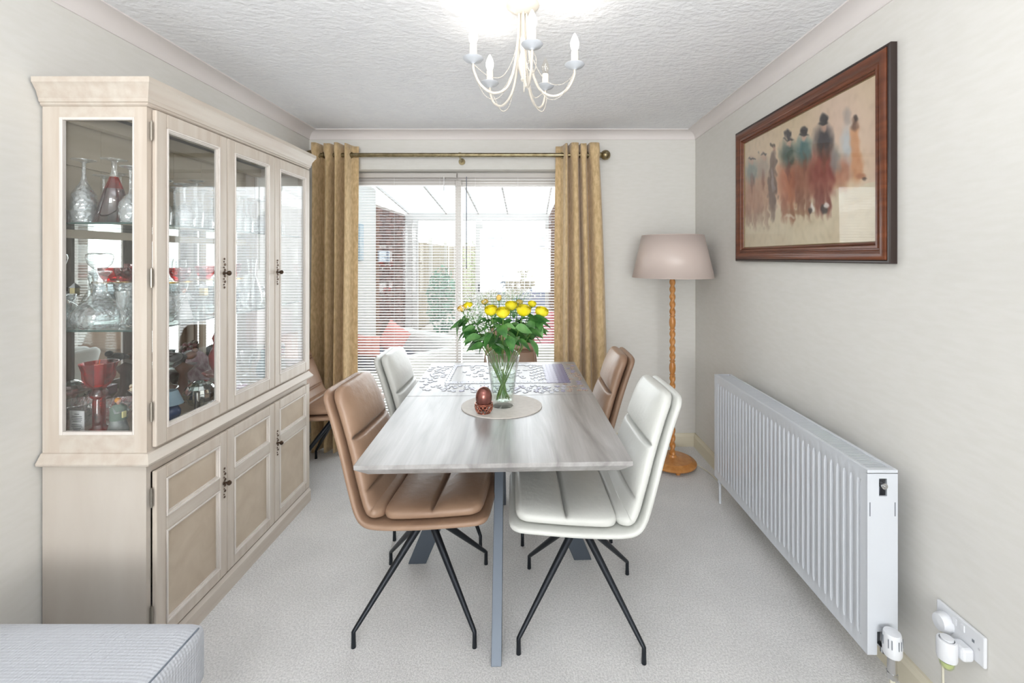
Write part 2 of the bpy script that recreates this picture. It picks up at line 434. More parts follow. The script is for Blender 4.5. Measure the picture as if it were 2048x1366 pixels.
# roof of clear sheet and rafters
rt = struct('roof_conservatory', MB().add([(CX0-.1, YB+.26, rz(YB+.26)+.05), (CX1+.1, YB+.26, rz(YB+.26)+.05), (CX1+.1, CY1+.15, rz(CY1+.15)+.05), (CX0-.1, CY1+.15, rz(CY1+.15)+.05)], [(0,1,2,3)]), glass_mat('roof_sheet', (240,244,246), .3, .1, 5, .03), solid=.01)
for x in (-1.72, -1.18, -.72, -.30, .26):
    y0 = YB+.26; y1 = CY1+.05
    vs = []
    for yy in (y0, y1):
        for xx, dz in ((x-.010,0),(x+.010,0),(x+.010,.03),(x-.010,.03)): vs.append((xx, yy, rz(yy)+dz-.01))
    obj('rafter', MB().add(vs, [(0,1,2,3),(7,6,5,4),(0,4,5,1),(1,5,6,2),(2,6,7,3),(3,7,4,0)]), M['paint'], rt)
# end frame
ef = struct('window_1', MB().box(CX0, CX1, CY1-.03, CY1+.05, 1.97, 2.07).box(CX0, CX0+.1, CY1-.03, CY1+.05, -.02, 1.97).box(-1.66, -1.60, CY1-.03, CY1+.05, -.02, 1.97).box(-.76, -.66, CY1-.03, CY1+.05, -.02, 1.97).box(CX1-.06, CX1, CY1-.03, CY1+.05, -.02, 1.97).box(-1.6,-.76, CY1-.03, CY1+.05, -.02, .04), M['paint'])
obj('pane', MB().box(-1.60, -.76, CY1, CY1+.006, .04, 1.97), M['win'], ef)
obj('pane', MB().box(-.66, CX1-.06, CY1, CY1+.006, -.02, 1.97), M['win'], ef)
obj('door_handle', MB().box(-.72, -.70, CY1-.07, CY1-.03, .93, 1.06), M['black'], ef)

# ---- garden
struct('ground_garden', MB().box(-9, 11, CY1+.05, 24, -.3, -.14), base_mat('garden_soil', (176,172,150), .95))
pv = struct('path_patio', MB().box(-2.3, 2.5, CY1+.05, 13, -.16, -.12), base_mat('patio_joint', (180,174,164), .9))
slab_m = noise_mat('patio_slab', (206,198,186), (220,214,204), (3,3,3), .9)
sm_ = None
for i in range(8):
    for j in range(10):
        if sm_ is None:
            o = obj('slab', MB().box(.006, .594, .006, .594, 0, .02), slab_m, pv); sm_ = o.data
        else:
            o = bpy.data.objects.new('slab', sm_); C.objects.link(o); o.parent = pv
        o.location = (-2.3 + i*.6, CY1+.1+j*.6, -.12 + random.uniform(-.003,.003))
fm = noise_mat('fence_board', (158,146,124), (184,172,150), (3,20,2), .9)
F1 = thing('garden_fence', 'pale vertical board fence running away down the left of the garden', 'fence', (-2.35, 10, -.14))
brd = None
for k in range(40):
    y = 6.75 + k*.16
    if brd is None:
        brd = obj('board', MB().box(-.01, .01, 0, .15, 0, 1.9), fm, F1).data; o = [x for x in F1.children][0]
    else:
        o = bpy.data.objects.new('board', brd); C.objects.link(o); o.parent = F1
    o.location = (random.uniform(-.004,.004), y-10, random.uniform(-.01,.01))
pst = None
for k in range(4):
    if pst is None: o = obj('post', MB().box(-.05, .03, -.05, .05, 0, 2.02), base_mat('concrete_post', (206,202,194), .9), F1); pst = o.data
    else:
        o = bpy.data.objects.new('post', pst); C.objects.link(o); o.parent = F1
    o.location = (.05, 6.8 + k*1.9 - 10, 0)
F2 = thing('garden_fence', 'pale board fence closing the far end of the garden', 'fence', (1, 13.3, -.14))
for k in range(44):
    o = bpy.data.objects.new('board', brd); C.objects.link(o); o.parent = F2
    o.location = (-3.35 + k*.16, 0, random.uniform(-.01,.01)); o.rotation_euler = (0, 0, -PI/2); 
def bush(name, label, c, r, n, col1, col2, h=1.0):
    mb = MB(); cc = Vector(c)
    for i in range(n):
        d_ = Vector((random.gauss(0,1), random.gauss(0,1), random.gauss(0,1))).normalized() * (random.random()**.4)
        p = cc + Vector((d_.x*r, d_.y*r, h*.5 + d_.z*h*.5))
        a = Vector((random.gauss(0,1), random.gauss(0,1), random.gauss(0,1))).normalized()*.06
        e = Vector((random.gauss(0,1), random.gauss(0,1), random.gauss(0,1))).normalized()*.03
        mb.add([p-a, p+e, p+a, p-e], [(0,1,2,3)])
    o = obj(name, mb, noise_mat(name+'_leaf', col1, col2, (8,8,8), .8)); tag(o, label, 'shrub')
    return o
bush('shrub', 'soft blue green shrub growing against the left garden fence', (-1.72, 9.0, -.13), .32, 700, (70,124,98), (110,160,130), 1.4)
bush('shrub', 'pale yellow green shrub at the far end of the left fence', (-1.55, 12.2, -.13), .5, 600, (170,186,130), (204,214,164), 2.0)
cp = thing('carport', 'white flat roofed garden shelter standing beyond the conservatory', 'shelter', (.6, 10.2, -.14))
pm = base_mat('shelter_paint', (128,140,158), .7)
obj('roof_beam', MB().box(-1.55, 3, -.1, 0, 1.84, 1.98).box(-1.55, 3, 1.4, 1.5, 1.84, 1.98), pm, cp)
obj('roof_sheet', MB().box(-1.6, 3, -.1, 1.5, 1.98, 2.02), pm, cp)
for x, y in ((-1.25, -.05), (-1.25, 1.45), (2.6, -.05)):
    obj('post', MB().box(x-.05, x+.05, y-.05, y+.05, 0, 1.84), pm, cp)
gs = thing('garden_seat_set', 'blue grey covered garden seating on the patio', 'garden furniture', (.1, 8.7, -.14))
gm = noise_mat('seat_cover', (90,100,126), (114,124,148), (4,4,4), .9)
obj('cover', MB().prism([(-.62,0),(.75,0),(.75,.95),(-.05,.95),(-.3,.8),(-.6,.62)], -.35, .45, 'y'), gm, gs, bevel=.05)
obj('hem', MB().box(-.64, .77, -.37, .47, 0, .08), gm, gs)

# ---- furniture in the conservatory
def cushion_mb(w, h, t, n=10):
    mb = MB(); vs = []
    for sgn in (1, -1):
        for i in range(n+1):
            for j in range(n+1):
                u = i/n*2-1; v = j/n*2-1
                e = max(0, (1-u**4)*(1-v**4))**.5
                k = 1 - .08*(1-abs(u))*0 - .06*(1-abs(v*u))
                vs.append((u*w/2*(1-.06*(1-v*v)), sgn*t/2*e, h/2 + v*h/2*(1-.06*(1-u*u))))
    N = (n+1)**2; fs = []
    for i in range(n):
        for j in range(n):
            a = i*(n+1)+j; q = (a, a+1, a+n+2, a+n+1)
            fs.append(q); fs.append(tuple(N + x for x in q[::-1]))
    return mb.add(vs, fs)
so = thing('conservatory_sofa', 'white sofa with a charcoal seat pad seen through the left blind', 'sofa', (-1.15, 4.74, -.02), math.radians(-38))
obj('base', MB().box(-.50, .50, -.60, .1, .06, .36), M['sofaw'], so, bevel=.04)
obj('backrest', MB().box(-.50, .50, .0, .16, .1, .66), M['sofaw'], so, bevel=.05)
obj('armrest', MB().box(.38, .50, -.60, .1, .1, .56), M['sofaw'], so, bevel=.05)
obj('seat_pad', MB().box(-.49, .37, -.58, 0, .36, .46), M['sofag'], so, bevel=.03)
cu = single('scatter_cushion', cushion_mb(.30, .30, .12), M['pink'], 'salmon pink square cushion standing on its corner on the white sofa', 'cushion', (-1.44, 4.55, .475), rotz=math.radians(-25), smooth=True)
cu.rotation_euler = (math.radians(-14), math.radians(26), math.radians(-25))
cu = single('scatter_cushion', cushion_mb(.30, .22, .10), M['pink'], 'flatter salmon cushion behind, half hidden by the left curtain', 'cushion', (-1.58, 4.42, .45), rotz=math.radians(-20), smooth=True)
ac = thing('conservatory_armchair', 'white armchair with rose striped pads seen through the right blind', 'armchair', (-.02, 4.75, -.02), math.radians(-70))
obj('frame', MB().box(-.3, .3, -.3, .3, .1, .3).box(-.32, -.25, -.3, .3, .1, .58).box(.25, .32, -.3, .3, .1, .58), M['sofaw'], ac, bevel=.03)
obj('seat_pad', MB().box(-.24, .24, -.3, .2, .3, .44), M['rose'], ac, bevel=.04)
obj('back_pad', MB().box(-.25, .25, .16, .3, .3, .88), M['rose'], ac, bevel=.05)
pc = thing('wall_picture', 'small pale blue picture on the white conservatory wall', 'picture', (CX0+.002, 4.74, 1.59))
obj('frame', MB().box(0, .02, -.06, .06, -.19, .19), base_mat('pale_blue', (176,200,214), .6), pc)
obj('print', MB().box(.02, .022, -.05, .05, -.18, .18), noise_mat('sea_print', (196,214,224), (222,232,236), (8,8,8), .6), pc)
pc = thing('wall_plaque', 'pale blue grey plaque fixed across the left brick pier', 'plaque', (CX0+.012, 5.47, 1.445))
obj('board', MB().box(0, .02, -.2, .2, -.07, .07), base_mat('plaque_grey', (136,146,164), .6), pc)

# ================================================================== BLINDS, POLE, CURTAINS
def blind(x0, x1, label, wand_x, wand_len, wand_mat):
    t = thing('venetian_blind', label, 'blind', ((x0+x1)/2, 3.53, 0))
    hw = (x1-x0)/2
    obj('headrail', MB().box(-hw, hw, -.013, .013, 2.055, 2.09), M['headrail'], t, bevel=.003)
    sl = None
    n = 93; pitch = .0215
    tilt = math.radians(7)
    for k in range(n):
        z = 2.04 - k*pitch
        if sl is None:
            mb = MB(); sec = []
            for i in range(5):
                u = i/4*2-1
                sec.append((u*.0125, .0014*(1-u*u)))
            vs = []
            for xx in (-hw+.004, hw-.004):
                for (yy, zz) in sec: vs.append((xx, yy*math.cos(tilt) - zz*math.sin(tilt), yy*math.sin(tilt)+zz*math.cos(tilt)))
            mb.add(vs, [(i, i+1, 5+i+1, 5+i) for i in range(4)])
            o = obj('slat', mb, M['blind'], t, smooth=True); sl = o.data
        else:
            o = bpy.data.objects.new('slat', sl); C.objects.link(o); o.parent = t
        o.location = (0, 0, z)
    obj('bottom_rail', MB().box(-hw+.004, hw-.004, -.012, .012, .02, .035), M['blind'], t)
    for fx in (-.72, -.05, .72):
        x = fx*hw
        obj('ladder_cord', MB().tube([(x, -.0135, .03), (x, -.0135, 2.056)], .0008, 4), M['blind'], t)
    obj('wand', MB().tube([(wand_x-(x0+x1)/2, -.02, 2.06), (wand_x-(x0+x1)/2, -.02, 2.06-wand_len)], .0035, 8), wand_mat, t)
blind(OX0+.01, -.562, 'left hand white venetian blind behind the left curtain and meeting rail', -.66, .11, M['blind'])
blind(-.555, OX1-.01, 'right hand white venetian blind with a long control wand', -.484, .72, M['rad_dark'])

pole = thing('curtain_pole', 'antique brass curtain pole with ball finials above the patio door', 'curtain pole', (-.52, 3.32, 2.186))
obj('pole', MB().tube([(-1.06,0,0),(1.06,0,0)], .0155, 16), M['brass'], pole, smooth='auto')
for sgn in (-1, 1):
    mb = MB().ball((sgn*1.088,0,0), .037, n=18, m=12); mb.tube([(sgn*1.03,0,0),(sgn*1.06,0,0)], .021, 14)
    obj('finial', mb, M['brass'], pole, smooth=True)
for x in (-1.03, .015, 1.02):
    obj('bracket', MB().tube([(x,.098,-.03),(x,.03,-.03),(x,0,-.012)], .007, 8).tube([(x,.1,-.03),(x,.09,-.03)], .025, 14).tube([(x-.009,0,0),(x+.009,0,0)], .0195, 14), M['brass'], pole, smooth='auto')
def curtain(label, xt0, xt1, xb0, xb1, wide_right, ph):
    t = thing('eyelet_curtain', label, 'curtain', ((xt0+xt1)/2, 3.32, 0), group='tan eyelet curtains')
    cx = (xt0+xt1)/2
    NU, NV = 150, 40
    vs = []
    zt, zb = 2.262, .012
    for j in range(NV+1):
        v = j/NV
        z = zt + (zb-zt)*v
        for i in range(NU+1):
            u = i/NU
            s = u if wide_right else 1-u
            # folds are tight on the wall side; the inner edge is one wide flat pleat
            if s < .72: phs = (s/.72 + .045*math.sin(s*11+ph))*3.0*2*PI
            else: phs = 6*PI + (s-.72)/.28*PI
            A = .045*(1-.15*v) + .006*math.sin(3*s*PI+ph+v*2)
            wob = .006*math.sin(v*5+s*20+ph) * v
            y = A*math.sin(phs + .25*math.sin(v*3+ph)) + wob
            sx = .004*math.sin(phs+.6)
            flare = v**.8
            x0 = xt0 + (xb0-xt0)*flare; x1 = xt1 + (xb1-xt1)*flare
            x = x0 + (x1-x0)*u + sx + .004*math.sin(v*7+s*9)*v
            tw = phs/2 + .12*math.sin(v*3+ph)
            u_ = (s-.72)/.28
            if s <= .72: y = -.058 + .100*abs(math.cos(tw))**(12 if v < .05 else 3.5) + wob*.5
            elif u_ < .45: y = .042 - .100*max(0, math.sin(min(1, u_*2.2)*PI))**.6
            else: y = .024*min(1, (u_-.45)*6) + .010
            y += .004*math.sin(v*6+ph)
            zz = z + (.004*math.sin(phs*.5) if j == 0 else 0)
            vs.append((x-cx, y, zz))
    fs = []
    for j in range(NV):
        for i in range(NU):
            a = j*(NU+1)+i; fs.append((a, a+1, a+NU+2, a+NU+1))
    obj('cloth', MB().add(vs, fs), M['curtain'], t, smooth=True, solid=.0025)
    for k in range(8):
        s = .72*(k+1)/9 if k < 7 else .80
        s = (.09*k + .07) if k < 7 else .845
        u = s if wide_right else 1-s
        x = xt0 + (xt1-xt0)*u - cx
        ring = MB(); R, r = .021, .004
        if k < 7: ring.tube([(x, R*math.cos(a*PI/10), 2.186+R*math.sin(a*PI/10)) for a in range(21)], r, 6)
        else: ring.tube([(x + R*math.cos(a*PI/10), .004, 2.186+R*math.sin(a*PI/10)) for a in range(21)], r, 6)
        obj('eyelet', ring, M['brass'], t, smooth=True)
curtain('tan woven eyelet curtain hanging left of the patio door beside the display cabinet', -1.592, -1.262, -1.60, -1.275, True, .3)
curtain('tan woven eyelet curtain hanging right of the patio door beside the floor lamp', .205, .512, .185, .60, False, 1.7)
# ================================================================== DISPLAY CABINET
# built at its corner on the left wall; local x = out from the wall, y = along the wall
KX, KY0, KY1 = -1.658, 1.535, 2.645
cab = thing('display_cabinet', 'limed oak display cabinet with glazed doors standing against the left wall', 'cabinet', ((KX-1.30)/2, (KY0+KY1)/2, 0))
FX = -1.300
def cob(name, mb, m, parent=None, **k): return obj(name, mb, m, parent or cab, world=True, **k)
# base
cob('base_side', MB().box(KX, FX-.004, KY0, KY0+.018, .0, .722), M['side_oak'])
cob('base_side', MB().box(KX, FX-.004, KY1-.018, KY1, .0, .722), M['side_oak'])
cob('base_back', MB().box(KX, KX+.008, KY0+.018, KY1-.018, .0, .722), M['in_oak'])
cob('base_rail', MB().box(FX-.022, FX-.004, KY0+.018, KY1-.018, .690, .722), M['oak_h'])
cob('base_rail', MB().box(FX-.022, FX-.004, KY0+.018, KY1-.018, 0, .085), M['oak_h'])
cob('plinth', MB().prism([(FX-.004, 0),(FX+.018, 0),(FX+.018, .062),(FX+.008, .078),(FX-.004,.078)], KY0+.02, KY1+.006, 'y'), M['oak_h'])
# moulded ledge and cornice that return around the ends
def ring_mould(name, prof, m):
    """prof: (projection, z) outer profile going up; swept round near end, front, far end"""
    n = len(prof)
    pts = []
    for (a, z) in prof:
        pts.append([(KX, KY0-a, z), (FX+a, KY0-a, z), (FX+a, KY1+a, z), (KX, KY1+a, z)])
    vs = []; fs = []
    for row in pts: vs += row
    for i in range(n-1):
        for k in range(3):
            fs.append((i*4+k, i*4+k+1, (i+1)*4+k+1, (i+1)*4+k))
    fs.append((0,1,2,3)[::-1]); fs.append(tuple((n-1)*4+k for k in range(4)))
    return cob(name, MB().add(vs, fs), m, smooth='auto')
ring_mould('ledge_moulding', [(0,.720),(.014,.722),(.022,.727),(.024,.734),(.020,.740),(.012,.752),(.006,.762),(0,.764)], M['oak_h'])
ring_mould('cornice', [(0,1.945),(.004,1.946),(.008,1.950),(.008,1.956),(.012,1.958),(.014,1.966),(.014,1.970),(.016,1.972),(.020,1.99),(.032,2.012),(.036,2.016),(.036,2.034),(0,2.036)], M['oak_h'])
cob('top_board', MB().box(KX, FX, KY0, KY1, 1.945, 1.96), M['in_oak'])
cob('display_floor', MB().box(KX+.01, FX-.02, KY0+.02, KY1-.02, .764, .80), M['in_oak'])
# upper frame posts
S = .022
def end_panel(y0, y1, nm):
    x0, x1 = KX, FX-.002
    g0, g1 = -1.588, -1.350
    zb, zt = .836, 1.899
    ym = (y0+y1)/2
    cob(nm+'_stile', MB().box(x0, g0-.012, y0, y1, .764, 1.945), M['oak'])
    cob(nm+'_stile', MB().box(g1+.006, x1, y0, y1, .764, 1.945), M['oak'])
    cob(nm+'_rail', MB().box(g0-.012, g1+.006, y0, y1, .764, zb-.012), M['oak_h'])
    cob(nm+'_rail', MB().box(g0-.012, g1+.006, y0, y1, zt+.010, 1.945), M['oak_h'])
    yo = y0-.003 if nm == 'near_end' else y1+.003
    a, c_ = (yo, y0+.012) if nm == 'near_end' else (y1-.012, yo)
    f = MB()
    for (u0,u1,v0,v1) in ((g0-.012,g0,zb-.012,zt+.01),(g1,g1+.006,zb-.012,zt+.01),(g0,g1,zb-.012,zb),(g0,g1,zt,zt+.010)):
        f.box(u0,u1,a,c_,v0,v1)
    cob(nm+'_bead', f, M['paint_oak'], bevel=.002)
    cob(nm+'_pane', MB().box(g0-.004, g1+.003, ym-.002, ym+.002, zb-.004, zt+.004), M['pane'])
M['paint_oak'] = noise_mat('limed_oak_bead', (222,214,207), (230,223,216), (30,30,3), .4)
end_panel(KY0, KY0+S, 'near_end')
end_panel(KY1-S, KY1, 'far_end')
cob('front_rail', MB().box(FX-.022, FX-.002, KY0+S, KY1-S, 1.925, 1.945).box(FX-.022, FX-.002, KY0+S, KY1-S, .764, .79), M['oak_h'])
# back: boards at the top, mirror below
for k in range(6):
    y = KY0+S + k*(KY1-KY0-2*S)/6
    cob('back_board', MB().box(KX, KX+.010, y+.001, y+(KY1-KY0-2*S)/6-.001, 1.60, 1.945), M['in_oak'])
cob('back_rail', MB().box(KX+.010, KX+.022, KY0+S, KY1-S, 1.50, 1.53).box(KX+.010, KX+.022, KY0+S, KY1-S, 1.76, 1.79), M['in_oak'])
cob('back_mirror', MB().box(KX, KX+.010, KY0+S, KY1-S, .80, 1.60), M['mirror'])
cob('top_brace', MB().box(KX+.06, KX+.10, KY0+S, KY1-S, 1.90, 1.945).box(FX-.10, FX-.06, KY0+S, KY1-S, 1.905, 1.945), M['in_oak'])
for y in (KY0+.39, KY0+.74):
    cob('back_post', MB().box(KX+.010, KX+.020, y-.012, y+.012, .80, 1.60), M['in_oak'])
for z in (1.552, 1.178):
    s_ = cob('glass_shelf', MB().box(KX+.024, FX-.035, KY0+.026, KY1-.026, z-.006, z), M['shelf'])
    cob('polished_edge', MB().box(FX-.035, FX-.0335, KY0+.026, KY1-.026, z-.006, z).box(KX+.024, FX-.035, KY0+.0245, KY0+.026, z-.006, z), M['shelf_edge'], s_)
# handles, hinges
def handle(parent, y, z):
    mb = MB(); x = FX+.017
    for k in range(-5, 6):
        zz = z + k*.012
        r = (.0065, .0045, .0075, .005, .0085, .010, .0085, .005, .0075, .0045, .0065)[k+5]
        mb.lathe([(1e-4, 0), (r*.8, .0006), (r*.6, .003), (1e-4, .0036)], 8, (x, y + (.004 if k % 2 else -.003)*(1 if abs(k) < 5 else 0), zz), Matrix.Rotation(PI/2, 4, 'Y'))
    h = cob('handle_plate', mb, M['bronze'], parent, smooth='auto')
    k_ = MB().lathe([(.0045,0),(.004,.010),(.008,.013),(.0105,.018),(.0105,.022),(.006,.027),(1e-4,.028)], 14, (x+.002, y, z), Matrix.Rotation(PI/2, 4, 'Y'))
    # the knob belongs with the plate on the door
    obj('knob', k_, M['bronze'], parent, world=True, smooth='auto')
def hinge(y, z, parent=None):
    cob('hinge', MB().tube([(FX+.006, y, z-.030), (FX+.006, y, z+.030)], .0042, 8).tube([(FX+.006, y, z-.034), (FX+.006, y, z-.030)], .0028, 8).tube([(FX+.006, y, z+.030), (FX+.006, y, z+.034)], .0028, 8), M['steel'], smooth='auto')
T_ = .016
def frame_door(name, y0, y1, z0, z1, st, rl, glass, mid=None):
    """door leaf on the front plane: stiles, rails, bead, pane or panels"""
    g = MB()
    x0, x1 = FX, FX+T_
    d_ = cob(name, MB().box(x0, x1, y0, y0+st, z0, z1).box(x0, x1, y1-st, y1, z0, z1).box(x0, x1, y0+st, y1-st, z0, z0+rl).box(x0, x1, y0+st, y1-st, z1-rl, z1), M['oak'], bevel=.0035)
    bd = .010
    def bead(a0, a1, b0, b1):
        m_ = MB()
        for (s0, s1, dx) in ((0, .005, .003), (.005, .010, -.002), (.010, .013, -.006)):
            p0, p1, q0, q1 = a0+s0, a1-s0, b0+s0, b1-s0
            r0, r1, t0, t1 = a0+s1, a1-s1, b0+s1, b1-s1
            xx = x1+dx
            m_.box(x0+.002, xx, p0, r0, q0, q1).box(x0+.002, xx, r1, p1, q0, q1).box(x0+.002, xx, r0, r1, q0, t0).box(x0+.002, xx, r0, r1, t1, q1)
        cob('bead', m_, M['paint_oak'], d_)
    if glass:
        bead(y0+st, y1-st, z0+rl, z1-rl)
        cob('pane', MB().box(x0+.005, x0+.009, y0+st+.004, y1-st-.004, z0+rl+.004, z1-rl-.004), M['pane'], d_)
    else:
        za, zb_ = mid
        cob('cross_rail', MB().box(x0, x1, y0+st, y1-st, za, zb_), M['oak_h'], d_, bevel=.003)
        for (q0, q1) in ((z0+rl, za), (zb_, z1-rl)):
            bead(y0+st, y1-st, q0, q1)
            cob('panel', MB().box(x0+.001, x0+.007, y0+st+.002, y1-st-.002, q0+.002, q1-.002), M['veneer'], d_)
    return d_
DY = [(1.553, 1.918), (1.922, 2.276), (2.280, 2.640)]
DU = []
for k, (a, c_) in enumerate(DY):
    DU.append(frame_door('glazed_door', a, c_, .775, 1.940, .046, .052, True))
for k, (a, c_) in enumerate(DY):
    DU.append(frame_door('panelled_door', a, c_, .088, .692, .044, .044, False, (.462, .512)))
handle(DU[0], 1.898, 1.364); handle(DU[2], 2.300, 1.355)
handle(DU[3], 1.898, .480); handle(DU[5], 2.300, .483)
for z in (1.865, 1.36, .90): hinge(1.545, z)
for z in (.605, .20): hinge(1.545, z)

# ================================================================== THINGS IN THE CABINET
def Mrot(flip): return Matrix.Rotation(PI, 4, 'X') if flip else Matrix.Identity(4)
SH = (1.5522, 1.1782, .8002)
def ware(name, prof, m, label, cat, x, y, z, flip=False, n=20, group=None, mod=None, parts=()):
    """a turned piece; prof from its foot upward; flip stands it on its rim"""
    h = max(p[1] for p in prof)
    Mx = Matrix.Rotation(PI, 4, 'X') if flip else None
    mb = MB().lathe(prof, n, (0,0,h if flip else 0), Mx, mod)
    o = obj(name, mb, m, smooth='auto'); o.location = (x, y, z); tag(o, label, cat, group)
    for (pn, pp, pm) in parts:
        obj(pn, MB().lathe(pp, n, (0,0,h if flip else 0), Mx), pm, o, smooth='auto')
    return o
def wine(h=.19, rb=.036, rf=.036, hs=.085, lip=.035):
    p = [(1e-4,0),(rf,0),(rf,.002),(.012,.006),(.0045,.012),(.0035,hs*.5),(.005,hs)]
    for i in range(1, 7):
        a = i/6; z = hs + (h-hs)*a
        r = rb*math.sin(min(1, a*2.0)*PI/2)**.8 if a < .66 else rb + (lip-rb)*(a-.66)/.34
        p.append((r, z))
    return p + [(lip-.0015, h-.001), (rb*.8, hs+(h-hs)*.5), (.004, hs+.006), (1e-4, hs+.005)]
G = 'upturned wine glasses on the top cabinet shelf'
first = None
cut_ = M['cut']
spots = []
for iy in range(11):
    for ix in range(3):
        y = 1.655 + iy*.086; x = -1.575 + ix*.088 - (.02 if iy % 2 else 0)
        if iy < 2: continue
        if x > -1.37: continue
        spots.append((x, y, ix, iy))
kindsP = [wine(), wine(.175, .040, .036, .075, .037), wine(.205, .030, .032, .07, .027)]
protos = {}
for (x, y, ix, iy) in spots:
    k = (ix + iy) % 3
    x += random.uniform(-.006,.006); y += random.uniform(-.006,.006)
    lbl = ['clear wine glass standing upside down on the top shelf of the cabinet', 'wide clear goblet standing upside down on the top shelf of the cabinet', 'slim clear flute standing upside down on the top shelf of the cabinet'][k]
    if k not in protos:
        protos[k] = ware(('wine_glass','goblet','flute_glass')[k], kindsP[k], M['cut'] if k == 1 else M['crystal'], lbl, 'glass', x, y, SH[0], True, group=G + (', plain', ', wide', ', slim')[k])
    else:
        o = protos[k].copy(); C.objects.link(o); o.location = (x, y, SH[0])
# near glasses in the side window
ware('wine_glass', [(1e-4,0),(.036,0),(.036,.002),(.01,.008),(.005,.014),(.005,.05),(.009,.075),(.022,.10),(.035,.125),(.037,.19),(.034,.225),(.032,.224),(.034,.19),(.03,.125),(1e-4,.09)], M['cut'], 'tall upturned cut wine glass nearest the left edge of the cabinet side window', 'glass', -1.583, 1.602, SH[0], True)
ware('wine_glass', [(1e-4,0),(.030,0),(.030,.002),(.008,.007),(.004,.012),(.004,.08),(.016,.10),(.028,.13),(.029,.18),(.027,.195),(.025,.194),(.027,.13),(1e-4,.09)], M['crystal'], 'smaller upturned wine glass between the cut glass and the plum cone glass', 'glass', -1.535-.012, 1.705, SH[0], True)
ware('cone_goblet', [(1e-4,0),(.044,0),(.044,.0022),(.02,.008),(.009,.014),(.009,.05),(.011,.06)], M['crystal'], 'upturned cone shaped plum and red glass with clear stem in the cabinet side window', 'glass', -1.510, 1.640, SH[0] + .0, True, n=28,
     parts=())
o = [x for x in C.objects if x.name.startswith('cone_goblet')][-1]
o.data.clear_geometry()
mb = MB().lathe([(1e-4,.235),(.040,.235),(.040,.233),(.012,.228),(.008,.222),(.0085,.19),(.012,.175),(.0125,.17)], 24)
o.data.from_pydata(mb.v, [], mb.f); o.data.shade_smooth()
obj('upper_bowl', MB().lathe([(.0125,.171),(.0135,.168),(.027,.128)], 28), M['redglass'], o, smooth=True)
obj('lower_bowl', MB().lathe([(.027,.128),(.059,.001),(.0575,.001),(.026,.127)], 28), M['purpleglass'], o, smooth=True)
for (x_, y_, pf, nm_, lb_) in ((-1.415, 1.60, wine(.20,.034,.033,.09,.030), 'wine_glass', 'upturned wine glass partly hidden by the right stile of the cabinet side window'),
        (-1.600, 1.695, wine(.185,.034,.033,.08,.031), 'wine_glass', 'upturned wine glass behind the nearest cut glass at the back wall'),
        (-1.455, 1.735, wine(.20,.034,.033,.08,.030), 'wine_glass', 'upturned wine glass directly behind the plum cone glass'),
        (-1.380, 1.690, wine(.17,.036,.033,.07,.034), 'goblet', 'upturned goblet just inside the first glazed door on the top shelf')):
    ware(nm_, pf, cut_ if nm_ == 'wine_glass' else M['crystal'], lb_, 'glass', x_, y_, SH[0], True)
# middle shelf
cut = M['cut']
ware('decanter', [(1e-4,0),(.066,0),(.074,.008),(.083,.03),(.080,.055),(.060,.078),(.036,.098),(.022,.125),(.019,.165),(.022,.185),(.034,.196),(.034,.202),(.020,.203)], cut, 'round cut glass decanter with globe stopper in the cabinet side window', 'decanter', -1.562, 1.640, SH[1], n=32,
     parts=[('stopper', [(.010,.196),(.012,.206),(.020,.212),(.034,.228),(.040,.25),(.038,.262),(.03,.268),(1e-4,.262)], M['crystal'])])
ware('flute_glass', [(1e-4,0),(.034,0),(.034,.003),(.012,.010),(.007,.018),(.006,.045),(.010,.056),(.007,.062),(.018,.085),(.021,.13),(.019,.13),(.012,.07),(1e-4,.065)], M['crystal'], 'small clear stemmed glass in front of the decanter', 'glass', -1.462, 1.622, SH[1])
bowl = [(1e-4,0),(.05,0),(.052,.006),(.072,.03),(.095,.075),(.105,.10),(.101,.101),(.07,.035),(1e-4,.012)]
ware('cut_glass_bowl', [(a*.72, z*1.05) for a, z in bowl], cut, 'cut glass bowl beside the small stemmed glass, behind the decanter', 'bowl', -1.43, 1.755, SH[1], n=32)
ware('cut_glass_bowl', bowl, cut, 'large cut glass bowl behind the first glazed door', 'bowl', -1.52, 1.98, SH[1], n=32)
ware('cut_glass_bowl', [(a*.8, z*1.2) for a, z in bowl], cut, 'deep cut glass bowl at the middle glazed door', 'bowl', -1.53, 2.20, SH[1], n=32)
ware('cut_glass_vase', [(1e-4,0),(.03,0),(.028,.02),(.034,.06),(.036,.10),(.045,.15),(.042,.15),(.03,.06),(1e-4,.02)], cut, 'cut glass vase behind the decanter at the left cabinet edge', 'vase', -1.60, 1.80, SH[1], n=24)
# a raised clear stand carrying the red cut bowls
def cake(x, y, r, h, lab):
    return ware('glass_stand', [(1e-4,0),(r*.5,0),(r*.5,.004),(.02,.016),(.012,h*.5),(.02,h-.012),(r,h-.006),(r,h),(1e-4,h-.001)], M['crystal'], lab, 'stand', x, y, SH[1], n=32, parts=[('gold_rim', [(r+.001,h-.007),(r+.002,h-.003),(r+.001,h+.001),(r-.004,h+.001)], M['gold'])])
cake(-1.545, 1.925, .085, .150, 'clear gold rimmed glass stand nearest the cabinet side window')
for i, (x, y, lab) in enumerate(((-1.555, 1.890, 'red cut glass bowl on the near side of the gold rimmed stand'), (-1.535, 1.965, 'red cut glass bowl on the far side of the gold rimmed stand'))):
    pass
redp = [(1e-4,0),(.022,0),(.024,.006),(.034,.02),(.040,.04),(.041,.058),(.039,.058),(.036,.03),(1e-4,.010)]
def red(x, y, z, lab, s=1.0): return ware('red_cut_bowl', [(a*s, q*s) for a, q in redp], M['redcut'], lab, 'bowl', x, y, z, n=28)
red(-1.585, 1.915, SH[1]+.1503, 'red cut glass bowl behind the decanter stopper')
